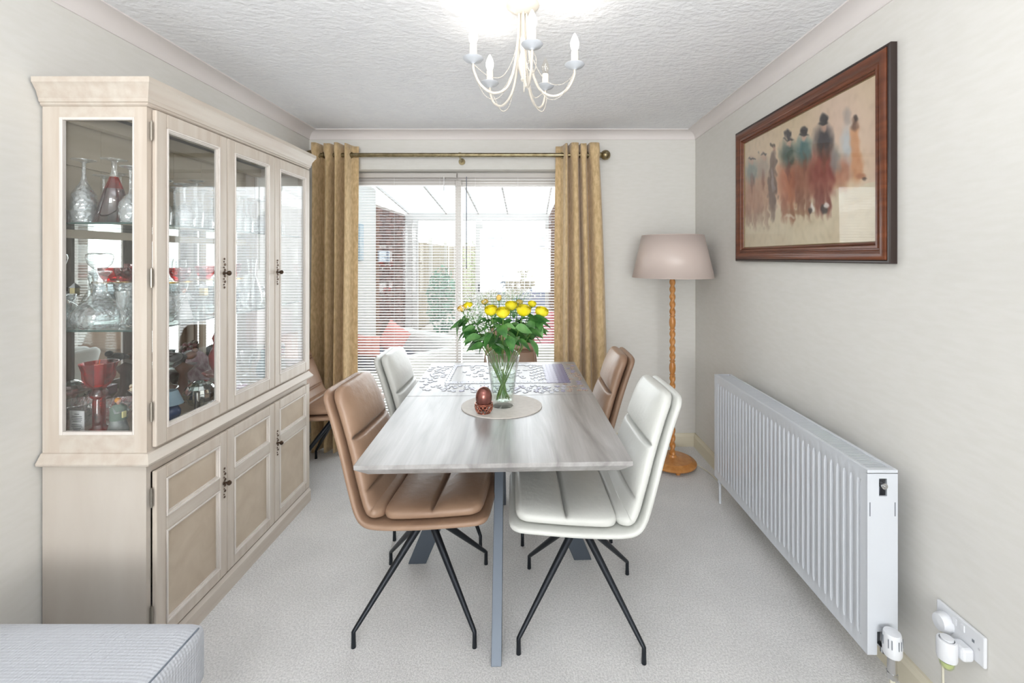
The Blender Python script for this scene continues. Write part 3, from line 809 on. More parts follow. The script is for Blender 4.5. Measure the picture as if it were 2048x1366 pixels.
red(-1.497, 1.935, SH[1]+.1503, 'red cut glass bowl at the right edge of the cabinet side window', .98)
cake(-1.455, 2.12, .095, .155, 'clear gold rimmed glass stand behind the first glazed door')
red(-1.490, 2.075, SH[1]+.1553, 'red cut glass bowl left of the carafe behind the first glazed door', 1.0)
red(-1.425, 2.150, SH[1]+.1553, 'widest red cut glass bowl, right of the carafe behind the first glazed door', 1.15)
ware('glass_carafe', [(1e-4,0),(.035,0),(.045,.02),(.045,.05),(.03,.085),(.016,.11),(.014,.15),(.020,.165),(.018,.165),(.012,.13),(1e-4,.02)], M['crystal'], 'clear carafe with pointed stopper between the red bowls', 'carafe', -1.375, 1.985, SH[1]+.0, n=24, parts=[('stopper', [(.012,.16),(.018,.17),(.010,.185),(.004,.2),(1e-4,.21)], M['crystal'])])
ware('glass_carafe', [(1e-4,0),(.04,0),(.052,.03),(.05,.07),(.032,.12),(.019,.16),(.018,.22),(.026,.245),(.024,.245),(.016,.18),(1e-4,.03)], M['crystal'], 'tall flared clear carafe behind the middle glazed door', 'carafe', -1.43, 2.33, SH[1], n=24, parts=[('handle', [(.001,0),(.0011,.001)], M['crystal'])])
ware('crystal_candlestick', [(1e-4,0),(.035,0),(.036,.008),(.015,.02),(.012,.06),(.022,.08),(.012,.10),(.014,.17),(.025,.19),(.024,.24),(.014,.24),(1e-4,.2)], cut, 'cut glass candlestick behind the third glazed door', 'candlestick', -1.40, 2.455, SH[1], n=16)
ware('wine_glass', wine(.17,.033,.032,.07,.030), M['crystal'], 'upright wine glass at the middle glazed door', 'glass', -1.37, 2.18, SH[1])
for i, (x, y) in enumerate(((-1.60, 2.08), (-1.60, 2.16), (-1.59, 2.42), (-1.50, 2.50), (-1.60, 2.52))):
    o_ = ware('tumbler', [(1e-4,0),(.028,0),(.030,.005),(.036,.09),(.034,.09),(.028,.008),(1e-4,.007)], cut, 'cut glass tumbler at the back of the middle cabinet shelf', 'glass', x, y, SH[1], group='cut tumblers at the back of the middle shelf') if i == 0 else dup(o_, (x, y, SH[1]))
# angel figurine, lantern clock
def figurine(name, label, x, y, z, h, dress, skin, hair, arms=True, extra=None):
    t = thing(name, label, 'figurine', (x, y, z))
    s = h/.13
    obj('gown', MB().lathe([(1e-4,0),(.030*s,0),(.031*s,.006*s),(.026*s,.03*s),(.018*s,.06*s),(.013*s,.075*s),(.019*s,.088*s),(.021*s,.098*s),(.010*s,.106*s),(1e-4,.107*s)], 18, mod=lambda a, zz: 1+.08*math.sin(7*a)*(1 if zz < .06*s else 0)), dress, t, smooth=True)
    obj('head', MB().tube([(0,0,.104*s),(0,0,.112*s)], .004*s, 8).ball((0,0,.119*s), .0085*s, .0085*s, .0105*s, 12, 8).ball((.0085*s,0,.118*s), .0018*s), skin, t, smooth=True)
    obj('hair', MB().ball((-.002*s,0,.1215*s), .0095*s, .0098*s, .0100*s, 12, 8), hair, t, smooth=True)
    if arms:
        for sg in (-1, 1):
            obj('arm', MB().tube([(0,sg*.018*s,.096*s),(.012*s,sg*.024*s,.08*s),(.026*s,sg*.012*s,.082*s)], [.0055*s,.005*s,.0035*s], 8).ball((.028*s,sg*.011*s,.082*s), .0042*s), dress, t, smooth=True)
    if extra: extra(t, s)
    return t
skin = base_mat('porcelain_skin', (214,170,150), .4)
gry = noise_mat('grey_glaze', (128,134,134), (168,172,170), (60,60,30), .4)
wht = base_mat('white_glaze', (232,232,232), .3)
brn = base_mat('brown_glaze', (92,58,44), .45)
blk = base_mat('black_glaze', (26,24,26), .35)
def book(t, s):
    obj('book', MB().box(-.002,.003,-.007*s,.007*s,.062*s,.084*s).shift((.032*s,-.012*s,0)), base_mat('book_cream', (214,206,150), .6), t)
    obj('shawl', MB().lathe([(.026*s,.05*s),(.024*s,.075*s),(.024*s,.095*s),(.012*s,.107*s)], 16), base_mat('green_shawl', (112,128,118), .6), t, smooth=True)
figurine('lady_figurine', 'grey and green glazed figurine holding a book beside the red goblet', -1.475, 1.618, SH[2], .125, gry, skin, base_mat('orange_hat', (216,150,70), .5), True, book)
def posy(t, s):
    for i in range(14):
        a = i*2.4; r = .010*s*math.sqrt(i/3)
        obj('flower', MB().ball((.018*s+.012*s, r*math.cos(a), .07*s + r*math.sin(a)), .006*s, n=7, m=5), base_mat('posy_pink', (226,178,180), .5) if i == 0 else t['_m'], t) if False else None
pkg = base_mat('posy_pink', (228,184,184), .5); blu = base_mat('pale_blue_glaze', (178,196,222), .4)
fl = figurine('flower_seller_figurine', 'small pale figurine of a seller with pink flowers at the right of the side window', -1.395, 1.632, SH[2], .10, blu, skin, base_mat('straw', (214,190,150), .6), True)
mb = MB()
for i in range(26):
    a = i*2.4; r = .005*math.sqrt(i)
    mb.ball((.035, r*math.cos(a), .05 + r*math.sin(a)), .0055, n=6, m=4)
obj('flower_bunch', mb, pkg, fl, kind='stuff')
figurine('angel_figurine', 'white robed angel figurine behind the first glazed door', -1.405, 1.835, SH[1], .13, wht, skin, brn, True)
lt = thing('lantern_ornament', 'tiny gold lantern ornament with a white roof on the middle shelf', 'ornament', (-1.375, 1.905, SH[1]))
obj('stand', MB().lathe([(1e-4,0),(.02,0),(.02,.004),(.005,.01),(.005,.085),(.02,.09),(1e-4,.092)], 12), M['crystal'], lt, smooth='auto')
obj('body', MB().box(-.011,.011,-.011,.011,.092,.124), base_mat('pale_gold', (206,190,140), .35, .5), lt, bevel=.001)
obj('roof', MB().lathe([(.019,.124),(1e-4,.146)], 4, M=Matrix.Rotation(PI/4, 4, 'Z')), wht, lt)
hp = MB().box(-.035,.035,-.05,.05,0,.006).prism([(-.03,.006),(.03,.006),(.03,.05),(.01,.04),(-.02,.012)], -.012, .012, 'y')
single('piano_ornament', hp, base_mat('copper_toned', (188,150,128), .35, .4), 'small copper toned wedge ornament on the middle shelf behind the first glazed door', 'ornament', (-1.36, 1.90+.085, SH[1]), bevel=.002)
tw = MB().tube([(0,-.06,.11),(0,-.03,.085),(0,.0,.072),(0,.02,.07)], [.0015,.003,.004,.006], 7).ball((0,.035,.066), .02, .024, .018).tube([(0,.035,.05),(0,.04,.0)], [.006,.012], 8)
single('bird_ornament', tw, base_mat('slate_glaze', (74,80,90), .35), 'dark long beaked bird ornament at the right edge of the first glazed door', 'ornament', (-1.36, 1.985+.06, SH[1]), smooth=True)
# bottom of the cabinet
rg = ware('red_goblet', [(1e-4,0),(.030,0),(.032,.006),(.027,.016),(.020,.022),(.0185,.03),(.0185,.115),(.017,.122),(.026,.132),(.026,.145),(.019,.155),(.022,.162),(.036,.175),(.046,.20),(.047,.225),(.055,.252),(.0535,.252),(.045,.22),(.034,.178),(1e-4,.165)], M['redglass'], 'tall flame red glass goblet standing in the cabinet side window', 'goblet', -1.548, 1.622, SH[2], n=28)
obj('candle', MB().lathe([(1e-4,.166),(.013,.166),(.013,.245),(1e-4,.247)], 14).tube([(0,0,.245),(.004,0,.262)], .0012, 5), base_mat('orange_candle', (232,96,44), .4), rg, smooth='auto')
cdp = thing('verse_card', 'white card printed with two short verses left of the red goblet', 'card', (-1.605, 1.600, SH[2]), math.radians(-8))
obj('card', MB().box(-.030,.030,-.001,.001,0,.085), wht, cdp)
tx = MB()
for z, wd in ((.072,.012),(.064,.026),(.058,.028),(.052,.026),(.046,.022),(.034,.026),(.028,.028),(.022,.022),(.016,.018)):
    tx.box(-wd*.8, wd*.8, -.0013, -.001, z, z+.0022)
obj('printed_lines', tx, base_mat('card_ink', (92,100,104), .8), cdp, kind='stuff')
bl_ = thing('table_lamp_ornament', 'miniature blue glazed lamp with pale blue shade at the first glazed door', 'ornament', (-1.395, 1.752, SH[2]))
obj('base', MB().lathe([(1e-4,0),(.026,0),(.034,.018),(.034,.035),(.022,.055),(.008,.066),(1e-4,.067)], 20), base_mat('cobalt', (32,66,120), .2), bl_, smooth=True)
obj('shade', MB().lathe([(.044,.060),(.024,.112),(.022,.112),(.042,.060)], 20), base_mat('pale_blue_shade', (142,168,184), .5), bl_, smooth='auto')
# mirror mosaic globe
mg = thing('mirror_globe', 'silver mosaic mirror globe candle holder behind the first glazed door', 'ornament', (-1.375, 1.885, SH[2]))
mb = MB(); rows, cols = 9, 18
for i in range(rows):
    a0 = -PI/2 + PI*(i+.04)/rows*.9+.12; a1 = -PI/2 + PI*(i+.96)/rows*.9+.12
    for j in range(cols):
        b0 = 2*PI*(j+.04)/cols; b1 = 2*PI*(j+.96)/cols
        jit = random.uniform(.995, 1.01)
        mb.add([(.060*jit*math.cos(a)*math.cos(b), .060*jit*math.cos(a)*math.sin(b), .062+.055*math.sin(a)) for a, b in ((a0,b0),(a0,b1),(a1,b1),(a1,b0))], [(0,1,2,3)])
obj('mosaic', mb, M['mirror'], mg, kind='stuff')
obj('core', MB().ball((0,0,.062), .057, .057, .052, 18, 12), M['rad_dark'], mg, smooth=True)
obj('candle_tube', MB().lathe([(1e-4,0),(.010,0),(.010,.085),(.011,.086),(1e-4,.086)], 12, (.035,-.065,0)), M['chrome'], mg, smooth='auto')
# bird group
bg_ = thing('bird_group_ornament', 'brown and black bird group ornament behind the mirror globe', 'ornament', (-1.52, 1.98, SH[2]))
obj('perch', MB().lathe([(1e-4,0),(.05,0),(.045,.02),(.02,.05),(.015,.12),(.035,.15),(1e-4,.17)], 12, mod=lambda a, z: 1+.15*math.sin(3*a+40*z)), brn, bg_, smooth=True)
obj('bird', MB().ball((0,-.045,.20), .022, .035, .02).ball((0,-.075,.222), .014, .016, .013).tube([(0,-.02,.2),(0,.03,.185)], [.015,.005], 7), blk, bg_, smooth=True)
obj('bird', MB().ball((0,.045,.19), .02, .032, .018).ball((0,.07,.207), .012, .014, .012), base_mat('chestnut', (134,84,60), .4), bg_, smooth=True)
rc = ware('red_cockerel', [(1e-4,0),(.035,0),(.03,.02),(.012,.05),(.02,.09),(.035,.13),(.038,.17),(.022,.20),(.018,.23),(.024,.25),(.014,.275),(1e-4,.28)], base_mat('red_glaze', (164,40,44), .3), 'tall red glazed ornament at the right edge of the first glazed door', 'ornament', -1.47, 2.13, SH[2], n=16)
comp = [(1e-4,0),(.034,0),(.034,.003),(.010,.010),(.006,.03),(.006,.07),(.012,.08),(.05,.092),(.062,.105),(.060,.105),(.045,.093),(1e-4,.085)]
pk = glass_mat('pink_stem_glass', (244,214,214), .8, .02, 2.2, .1)
ware('glass_compote', comp, pk, 'pink tinted glass compote at the near side of the mirror globe', 'compote', -1.475, 1.80, SH[2]+.0, n=24)
ware('glass_compote', [(a, z*1.15) for a, z in comp], pk, 'pink tinted glass compote beyond the mirror globe', 'compote', -1.385, 2.01, SH[2], n=24)
ware('glass_compote', [(a*1.1, z*1.25) for a, z in comp], M['crystal'], 'clear glass compote between the bird group and the red ornament', 'compote', -1.60, 2.08, SH[2], n=24)
hr = thing('dried_flower_dish', 'dish of cream and brown dried flowers behind the lady figurine', 'flower dish', (-1.47, 1.80, SH[2]+.125)) if False else None
tr_ = thing('dried_flower_bowl', 'glass pedestal of dried cream and brown flowers behind the red goblet', 'flower bowl', (-1.46, 1.705, SH[2]))
obj('pedestal', MB().lathe([(1e-4,0),(.03,0),(.03,.004),(.008,.012),(.007,.10),(.03,.118),(.045,.135),(.043,.135),(1e-4,.12)], 18), M['crystal'], tr_, smooth='auto')
mb = MB(); mb2 = MB()
for i in range(70):
    a = random.random()*6.28; r = .045*math.sqrt(random.random())
    (mb if i % 3 else mb2).ball((r*math.cos(a), r*math.sin(a), .14+random.random()*.03*(1-r/.05)), .007, n=5, m=4)
obj('petals', mb, base_mat('dried_brown', (176,128,100), .8), tr_, kind='stuff')
obj('blossom', mb2, base_mat('dried_cream', (226,214,186), .8), tr_, kind='stuff')
cu2 = thing('pink_trinket_box', 'lilac pink square trinket box behind the middle glazed door', 'box', (-1.345, 2.075, SH[2]))
obj('box', MB().box(-.03,.03,-.03,.03,0,.032), base_mat('lilac', (222,176,206), .4), cu2, bevel=.003)
obj('lid', MB().box(-.031,.031,-.031,.031,.033,.04), base_mat('lilac_lid', (226,186,212), .4), cu2, bevel=.002)
ware('glass_bell', [(.022,0),(.018,.01),(.010,.02),(.004,.026),(.004,.045),(.006,.05),(1e-4,.055)], M['crystal'], 'tiny clear glass bell standing on the lilac box', 'bell', -1.345, 2.075, SH[2]+.0403, n=16)
pl = noise_mat('rose_plate', (150,104,112), (200,176,184), (1,40,40), .4)
for i, (yy, lab) in enumerate(((2.20, 'rose striped plate leaning on the cabinet back behind the middle door'), (2.36, 'rose striped plate leaning nearest the third glazed door'))):
    o = single('display_plate', MB().lathe([(1e-4,0),(.05,.002),(.085,.012),(.085,.015),(.05,.006),(1e-4,.004)], 28, M=Matrix.Rotation(math.radians(75), 4, 'Y')), pl, lab, 'plate', (-1.625+.0, yy, SH[2]+.087), smooth='auto')
ware('teal_vase', [(1e-4,0),(.03,0),(.04,.03),(.036,.07),(.016,.10),(.02,.14),(.018,.14),(1e-4,.1)], base_mat('teal_glaze', (120,160,166), .3), 'pale teal glazed vase behind the third glazed door', 'vase', -1.40, 2.385, SH[2], n=20)
fb = thing('silk_flower_ornament', 'pink grey and white silk flower ball behind the third glazed door', 'ornament', (-1.42, 2.505, SH[2]))
obj('pot', MB().lathe([(1e-4,0),(.03,0),(.04,.06),(.038,.06),(1e-4,.05)], 18), blk, fb, smooth='auto')
mb = [MB(), MB(), MB()]
for i in range(120):
    v = Vector((random.gauss(0,1), random.gauss(0,1), random.gauss(0,1))).normalized()*.055*random.random()**.3
    mb[i % 3].ball((v.x, v.y, .11+v.z), .011, n=6, m=4)
for m_, cc in zip(mb, ((196,150,160), (110,112,112), (226,226,224))):
    obj('blossom', m_, base_mat('silk', cc, .8), fb, kind='stuff')
ware('cut_glass_bowl', [(a*.7, z*.8) for a, z in bowl], cut, 'low cut glass bowl on the cabinet floor left of the red goblet', 'bowl', -1.575, 1.71, SH[2], n=28)
for i, (x, y) in enumerate(((-1.56, 2.26), (-1.45, 2.28), (-1.50, 2.42))):
    o_ = ware('sundae_glass', wine(.13,.04,.034,.05,.045), M['crystal'], 'clear footed dessert glass on the cabinet floor behind the middle door', 'glass', x, y, SH[2], group='dessert glasses on the cabinet floor') if i == 0 else dup(o_, (x, y, SH[2]))
# ================================================================== CHAIRS
def spline(pts, n):
    """Catmull-Rom through 2D points"""
    out = []
    P_ = [Vector(p) for p in pts]; P_ = [P_[0]*2-P_[1]] + P_ + [P_[-1]*2-P_[-2]]
    m = len(P_)-3
    for i in range(m*n+1):
        t = i/n; k = min(int(t), m-1); u = t-k
        a, b_, c_, d_ = P_[k:k+4]
        out.append(.5*((2*b_)+(c_-a)*u+(2*a-5*b_+4*c_-d_)*u*u+(3*b_-a-3*c_+d_)*u**3))
    return out
def interp(xs, ys, x):
    if x <= xs[0]: return ys[0]
    for i in range(len(xs)-1):
        if x <= xs[i+1]:
            f = (x-xs[i])/(xs[i+1]-xs[i]); return ys[i]+(ys[i+1]-ys[i])*f
    return ys[-1]
CP = [(.285,.440),(.20,.430),(.05,.418),(-.10,.410),(-.182,.420),(-.226,.462),(-.262,.56),(-.300,.68),(-.342,.80),(-.384,.905)]
def chair_skin(h, hoff, wshr, u0, u1, seams=(), N=84, K=28, puff=0, corner=.048, rim=.55):
    path = spline(CP, 24)
    L = [0]
    for i in range(1, len(path)): L.append(L[-1] + (path[i]-path[i-1]).length)
    tot = L[-1]
    def at(s):
        s = s*tot
        for i in range(len(path)-1):
            if L[i+1] >= s or i == len(path)-2:
                f = (s-L[i])/(L[i+1]-L[i]); f = min(1, max(0, f)); p = path[i].lerp(path[i+1], f); t = (path[i+1]-path[i]).normalized(); return p, t
    # smooth tangent for normals
    vs = []; rings = 0
    us = []
    for i in range(N+1):
        t = i/N
        us.append(u0 + (u1-u0)*(.5-.5*math.cos(PI*t))*.5 + (u1-u0)*t*.5)
    for i, u in enumerate(us):
        p, t = at(u)
        p0, t0 = at(max(u-.02, 0)); p1, t1 = at(min(u+.02, 1)); t = (t0+t1+t).normalized()
        nrm = Vector((-t.y, t.x)) * -1        # towards the sitter
        if nrm.y < 0 and u < .4: nrm = -nrm
        if u >= .4 and nrm.x < 0: nrm = -nrm
        w_ = interp([0,.25,.45,.6,.8,1],[.222,.232,.230,.215,.190,.168], u) - wshr
        e = min(u-u0, u1-u)*tot
        k = 1.0
        if e < corner: 
            q = 1 - e/corner; w_ -= corner*(1-math.sqrt(max(0, 1-q*q)))
        endk = min(1, max(.05, e/.018)); endk = math.sqrt(1-(1-endk)**2)
        for a in range(K):
            an = 2*PI*a/K
            cx, sx = math.cos(an), math.sin(an)
            lat = w_*math.copysign(abs(cx)**.38, cx)
            v = lat/w_ if w_ else 0
            nn = math.copysign(abs(sx)**rim, sx)*h*endk
            d_ = hoff
            if sx > 0:
                for (su, depth, wid, vmax) in seams:
                    f = math.exp(-((u-su)/wid)**2)
                    g = 1 if abs(v) < vmax else max(0, 1-(abs(v)-vmax)/(1.001-vmax))
                    nn -= depth*f*g*min(1, endk)
                bs_ = [u0] + [q_[0] for q_ in seams] + [u1]
                for q_ in range(len(bs_)-1):
                    if bs_[q_] <= u <= bs_[q_+1]: nn += puff*(1-abs(v)**3)*math.sin(PI*(u-bs_[q_])/(bs_[q_+1]-bs_[q_]))**.5
            # shell: edges dish towards the sitter
            d_ += .007*abs(v)**3
            vs.append((p.x + nrm.x*(nn+d_), lat, p.y + nrm.y*(nn+d_)))
    fs = []
    for i in range(N):
        for a in range(K):
            fs.append((i*K+a, i*K+(a+1)%K, (i+1)*K+(a+1)%K, (i+1)*K+a))
    fs.append(tuple(range(K))); fs.append(tuple(N*K+a for a in range(K))[::-1])
    return MB().add(vs, fs)
def make_chair(label, m, loc, rz_, baserot=0):
    t = thing('dining_chair', label, 'chair', loc, rz_)
    obj('shell', chair_skin(.0165, .0165, 0, 0, 1), m, t, smooth=True)
    # seat pad and three back pads divided by deep seams
    obj('seat_pad', chair_skin(.026, .056, .014, .02, .400, seams=((.205,.022,.006,.80),), puff=.014, corner=.05, N=90, rim=.7), m, t, smooth=True)
    obj('back_pad', chair_skin(.026, .056, .014, .392, .992, seams=((.600,.012,.005,.70),(.795,.030,.0065,.84)), puff=.020, corner=.055, N=140, rim=.7), m, t, smooth=True)
    obj('seat_mount', MB().box(-.10,.10,-.07,.07,.385,.412).lathe([(1e-4,.335),(.030,.335),(.032,.35),(.030,.40),(1e-4,.40)], 16), M['black'], t, smooth='auto')
    R_ = Matrix.Rotation(baserot, 4, 'Z')
    for sx in (1, -1):
        for sy in (1, -1):
            f = Vector((sx*.222, sy*.224, 0))
            hub = Vector((sx*.012, sy*.012, .352))
            knee = Vector((f.x, f.y, .056))
            mid = hub.lerp(knee, .5)
            mb = MB().tube([hub, hub.lerp(knee,.12), mid, hub.lerp(knee,.97), knee, f + Vector((0,0,.03)), f], [.0165,.0155,.0125,.0085,.008,.008,.009], 10)
            mb.xf(R_)
            obj('leg', mb, M['black'], t, smooth='auto')
    return t
c1 = make_chair('tan leather dining chair at the near left of the table', M['tan'], (-.42, 1.875, 0), math.radians(-3), math.radians(3))
c2 = make_chair('cream leather dining chair at the near right of the table', M['cream'], (.205, 1.828, 0), PI + math.radians(2), math.radians(-7))
dup(c2, (-.43, 2.47, 0), math.radians(0), 'cream leather dining chair at the far left of the table')
dup(c1, (.18, 2.47, 0), PI, 'tan leather dining chair at the far right of the table')
dup(c1, (-.135, 3.10, 0), -PI/2, 'tan leather dining chair at the head of the table behind the flowers')
dup(c1, (-1.285, 2.98, 0), math.radians(-2), 'tan leather dining chair in the corner behind the display cabinet')

# ================================================================== TABLE
TX, TY, TR = -.132, 2.126, math.radians(2.0)
HT = .773
tab = thing('dining_table', 'grey oak extending dining table with a crossed metal base', 'table', (TX, TY, 0), TR)
def T2W(x, y, z=HT):
    c_, s_ = math.cos(TR), math.sin(TR)
    return Vector((TX + x*c_ - y*s_, TY + x*s_ + y*c_, z))
def W2T(X, Y):
    c_, s_ = math.cos(TR), math.sin(TR); dx, dy = X-TX, Y-TY
    return (dx*c_ + dy*s_, -dx*s_ + dy*c_)
def px2T(px, py, z=HT):
    Y = (1.43-z)*900/(py-515); X = (px-1057)*Y/900
    return W2T(X, Y)
def slab(y0, y1, nm):
    hw = .445
    mb = MB()
    e0 = .0 ; ch = .035
    inn0 = ch if y0 < -.5 else 0; inn1 = ch if y1 > .5 else 0
    lay = [(0, 0, HT-.0), (0, 0, HT-.014), (ch, 1, HT-.044)]
    vs = []
    for (dx, on, z) in lay:
        a = y0 + (inn0 if on else 0); b_ = y1 - (inn1 if on else 0)
        vs += [(-hw+dx, a, z), (hw-dx, a, z), (hw-dx, b_, z), (-hw+dx, b_, z)]
    fs = [(0,1,2,3), (11,10,9,8)]
    for r in range(2):
        for k in range(4): fs.append((r*4+k, r*4+(k+1)%4, (r+1)*4+(k+1)%4, (r+1)*4+k))
    return obj(nm, mb.add(vs, fs), M['tabletop'], tab, bevel=.0015)
slab(-.692, .0185, 'tabletop'); slab(.0205, .695, 'tabletop')
obj('apron_rail', MB().box(-.30, -.24, -.50, .50, HT-.074, HT-.044).box(.24, .30, -.50, .50, HT-.074, HT-.044).box(-.3, .3, -.05, .05, HT-.074, HT-.044), M['black'], tab)
def cross_leg(ax, sgn, foot, top):
    """flat bar from the floor up to the middle; broad side lies in the plane of its slope"""
    mb = MB()
    dpt = .082; th = .0185 if ax == 'y' else .013
    ft, tp = foot, top
    pr = [(ft, 0), (ft-dpt, 0), (tp-dpt*.7, HT-.074), (tp+.04, HT-.074)]
    pr = [(sgn*a, z) for a, z in pr]
    if ax == 'y': mb.prism(pr, -th, th, 'x')
    else: mb.prism(pr, -th, th, 'y')
    obj('leg', mb, M['legmetal'], tab, bevel=.0015)
cross_leg('y', -1, .555, .10); cross_leg('y', 1, .555, .10)
cross_leg('x', -1, .43, .10); cross_leg('x', 1, .43, .10)

# ---- things on the table
pm_ = MB().lathe([(1e-4,0),(1,0),(1,1),(1e-4,1)], 56).xf(Matrix.Diagonal((.178,.160,.0035,1)))
mx, my = W2T(-.118, 1.99)
p = T2W(mx, my)
single('placemat', pm_, M['mat'], 'oval pale leather placemat under the vase of roses', 'placemat', (p.x, p.y, HT+.0003), smooth='auto')
MZ = HT + .0038
# copper egg in its lattice cup
ex, ey = -.188, 1.895
eg = thing('egg_cup', 'copper lattice cup holding a shiny egg on the placemat', 'egg cup', (ex, ey, MZ))
mb = MB()
prof = [(.026,.002),(.034,.012),(.0375,.026),(.0365,.040)]
def lr(z): return interp([p_[1] for p_ in prof], [p_[0] for p_ in prof], z)
for dr in (1, -1):
    for k in range(14):
        pts = []
        for i in range(7):
            z = .002 + .038*i/6; a = 2*PI*k/14 + dr*.9*i/6
            pts.append((lr(z)*math.cos(a), lr(z)*math.sin(a), z))
        mb.tube(pts, .0017, 5)
for z in (.002, .040):
    mb.tube([(lr(z)*math.cos(a*PI/14), lr(z)*math.sin(a*PI/14), z) for a in range(29)], .0022, 6)
obj('lattice', mb, M['copper'], eg, smooth=True)
e2 = single('decorative_egg', MB().lathe([(max(1e-4, .0345*math.sin(PI*i/18)*(1-.10*math.cos(PI-PI*i/18)*-1)), .050 - .050*math.cos(PI*i/18)) for i in range(19)], 28), base_mat('copper_egg', (142,92,84), .18, .7), 'shiny copper brown egg sitting upright in its lattice cup', 'egg', (ex, ey, MZ+.010), smooth=True)

# vase
VX, VY = -.113, 1.985
vs_t = thing('glass_vase', 'tall clear flared glass vase holding the yellow roses', 'vase', (VX, VY, MZ))
H_ = .232
def rimz(a, z): return 1
mb = MB(); n = 36
rows = [(1e-4,0),(.045,0),(.047,.004),(.0475,.02),(.051,.06),(.062,.15),(.075,H_)]
inner = [(.0715,H_),(.058,.15),(.047,.06),(.043,.028),(1e-4,.024)]
vv = []
for r, z in rows + inner:
    for k in range(n):
        a = 2*PI*k/n
        dz = 0
        if z > .14: dz = (z-.14)/(H_-.14)*.012*math.cos(2*a)*-1
        vv.append((r*math.cos(a), r*math.sin(a), z+dz))
N_ = len(rows+inner)
mb.add(vv, [(i*n+k, i*n+(k+1)%n, (i+1)*n+(k+1)%n, (i+1)*n+k) for i in range(N_-1) for k in range(n)])
obj('body', mb, M['waterglass'], vs_t, smooth=True)
obj('water', MB().lathe([(1e-4,.026),(.0425,.027),(.046,.06),(.0565,.15),(1e-4,.15)], 28), glass_mat('water', (248,252,249), .5, 0, 5, .02), vs_t, smooth='auto')

# roses
def leaf_mb(Lf, Wf, fold=.25):
    vs = []; n_ = 6
    for i in range(n_+1):
        t = i/n_; w_ = Wf*math.sin(PI*min(1, t**.8))*(1-.25*t); zc = -.25*Lf*t*t
        for sx in (-1, 0, 1):
            vs.append((Lf*t, sx*w_/2 if 0 < i < n_ else 0, zc + abs(sx)*fold*w_/2))
    fs = []
    for i in range(n_):
        for k in (0, 1):
            a = i*3+k; fs.append((a, a+1, a+4, a+3))
    return MB().add(vs, fs)
def petal(mb, c, ax, up, r, ang, open_, h, wdt):
    """one cupped petal around axis `up`"""
    n1, n2 = 4, 4; vs = []
    side = up.cross(ax).normalized()
    for i in range(n1+1):
        t = i/n1
        ph_ = t*PI*.70
        rad = r*max(.06, math.sin(ph_))**.8 + open_*r*max(0, t-.6)*1.1
        z = h*.62*(1-math.cos(ph_)) - open_*h*.25*max(0, t-.6)
        for j in range(n2+1):
            s_ = (j/n2*2-1)*wdt*(.5+.5*math.sin(min(1, t*1.25)*PI*.5))*(1 if t < .9 else .85)
            a = ang + s_
            vs.append(c + (ax*math.cos(a) + side*math.sin(a))*rad + up*(z - .12*h*abs(s_/wdt)**2*t))
    fs = []
    for i in range(n1):
        for j in range(n2):
            a = i*(n2+1)+j; fs.append((a, a+1, a+n2+2, a+n2+1))
    mb.add(vs, fs)
def rose(i, px, py, Yr, R, colm, label, bud=False, leaves=3):
    c = P(px, py, Yr)
    t = thing('rose', label, 'rose', (VX, VY, MZ+.03))
    o0 = Vector((VX, VY, MZ+.03))
    c = c - o0
    base = c - Vector((0,0,R*.8))
    a = random.random()*6.28 if not bud else 1.0
    foot = Vector((-c.x*.35 + random.uniform(-.01,.01), -c.y*.3 + random.uniform(-.01,.01), .0))
    foot = Vector((max(-.028, min(.028, foot.x)), max(-.026, min(.026, foot.y)), .001))
    rim = Vector((c.x*.33, c.y*.33, H_-.06))
    pts = spline3([foot, foot.lerp(rim, .5) + Vector((random.uniform(-.006,.006), random.uniform(-.006,.006), 0)), rim, base], 6)
    obj('stem', MB().tube(pts, .0022, 6), M['stem'], t, smooth=True)
    mb = MB()
    up = (base - rim).normalized(); up = (up + Vector((0,-.45,1.0))).normalized()
    ax = up.cross(Vector((0,1,.2))).normalized()
    b0 = base
    layers = [(5, R*1.0, .38, 1.25), (5, R*.95, .22, 1.35), (5, R*.80, .12, 1.42), (4, R*.60, .05, 1.48), (3, R*.38, 0, 1.5)]
    if bud: layers = [(3, R*.75, .1, 1.7), (3, R*.55, 0, 1.8), (2, R*.35, 0, 1.9)]
    for li, (n_, r_, op, hh) in enumerate(layers):
        for k in range(n_):
            petal(mb, b0, ax, up, r_, 2*PI*k/n_ + li*.7, op, R*hh*(1 if not bud else .95), PI/n_*1.25)
    obj('bloom', mb, colm, t, smooth=True)
    mb = MB()
    mb.ball(b0 - up*R*.12, R*.32, n=8, m=5)
    for k in range(5):
        a_ = 2*PI*k/5; side = up.cross(ax).normalized(); d_ = ax*math.cos(a_) + side*math.sin(a_)
        mb.add([b0 + d_*R*.25, b0 + d_*R*.62 + side*R*.12 + up*R*.35, b0 + d_*R*.85 + up*R*.3 - up*R*.35, b0 + d_*R*.62 - side*R*.12 + up*R*.35], [(0,1,2,3)])
    obj('calyx', mb, M['leaf2'], t, smooth=True)
    for k in range(leaves):
        f = random.uniform(.35, .92)
        q = rim.lerp(base, f)
        if q.z > .345: q.z = .345 - random.random()*.05
        yaw = math.atan2(q.y, q.x) + random.uniform(-1.3, 1.3)
        mk = leaf_mb(random.uniform(.056,.080), random.uniform(.034,.048))
        Mx = Matrix.Translation(q) @ Matrix.Rotation(yaw, 4, 'Z') @ Matrix.Rotation(random.uniform(-.2,.75), 4, 'Y') @ Matrix.Rotation(random.uniform(-.7,.7), 4, 'X')
        obj('leaf', mk.xf(Mx), M['leaf'] if random.random() < .7 else M['leaf2'], t, smooth=True)
    return t
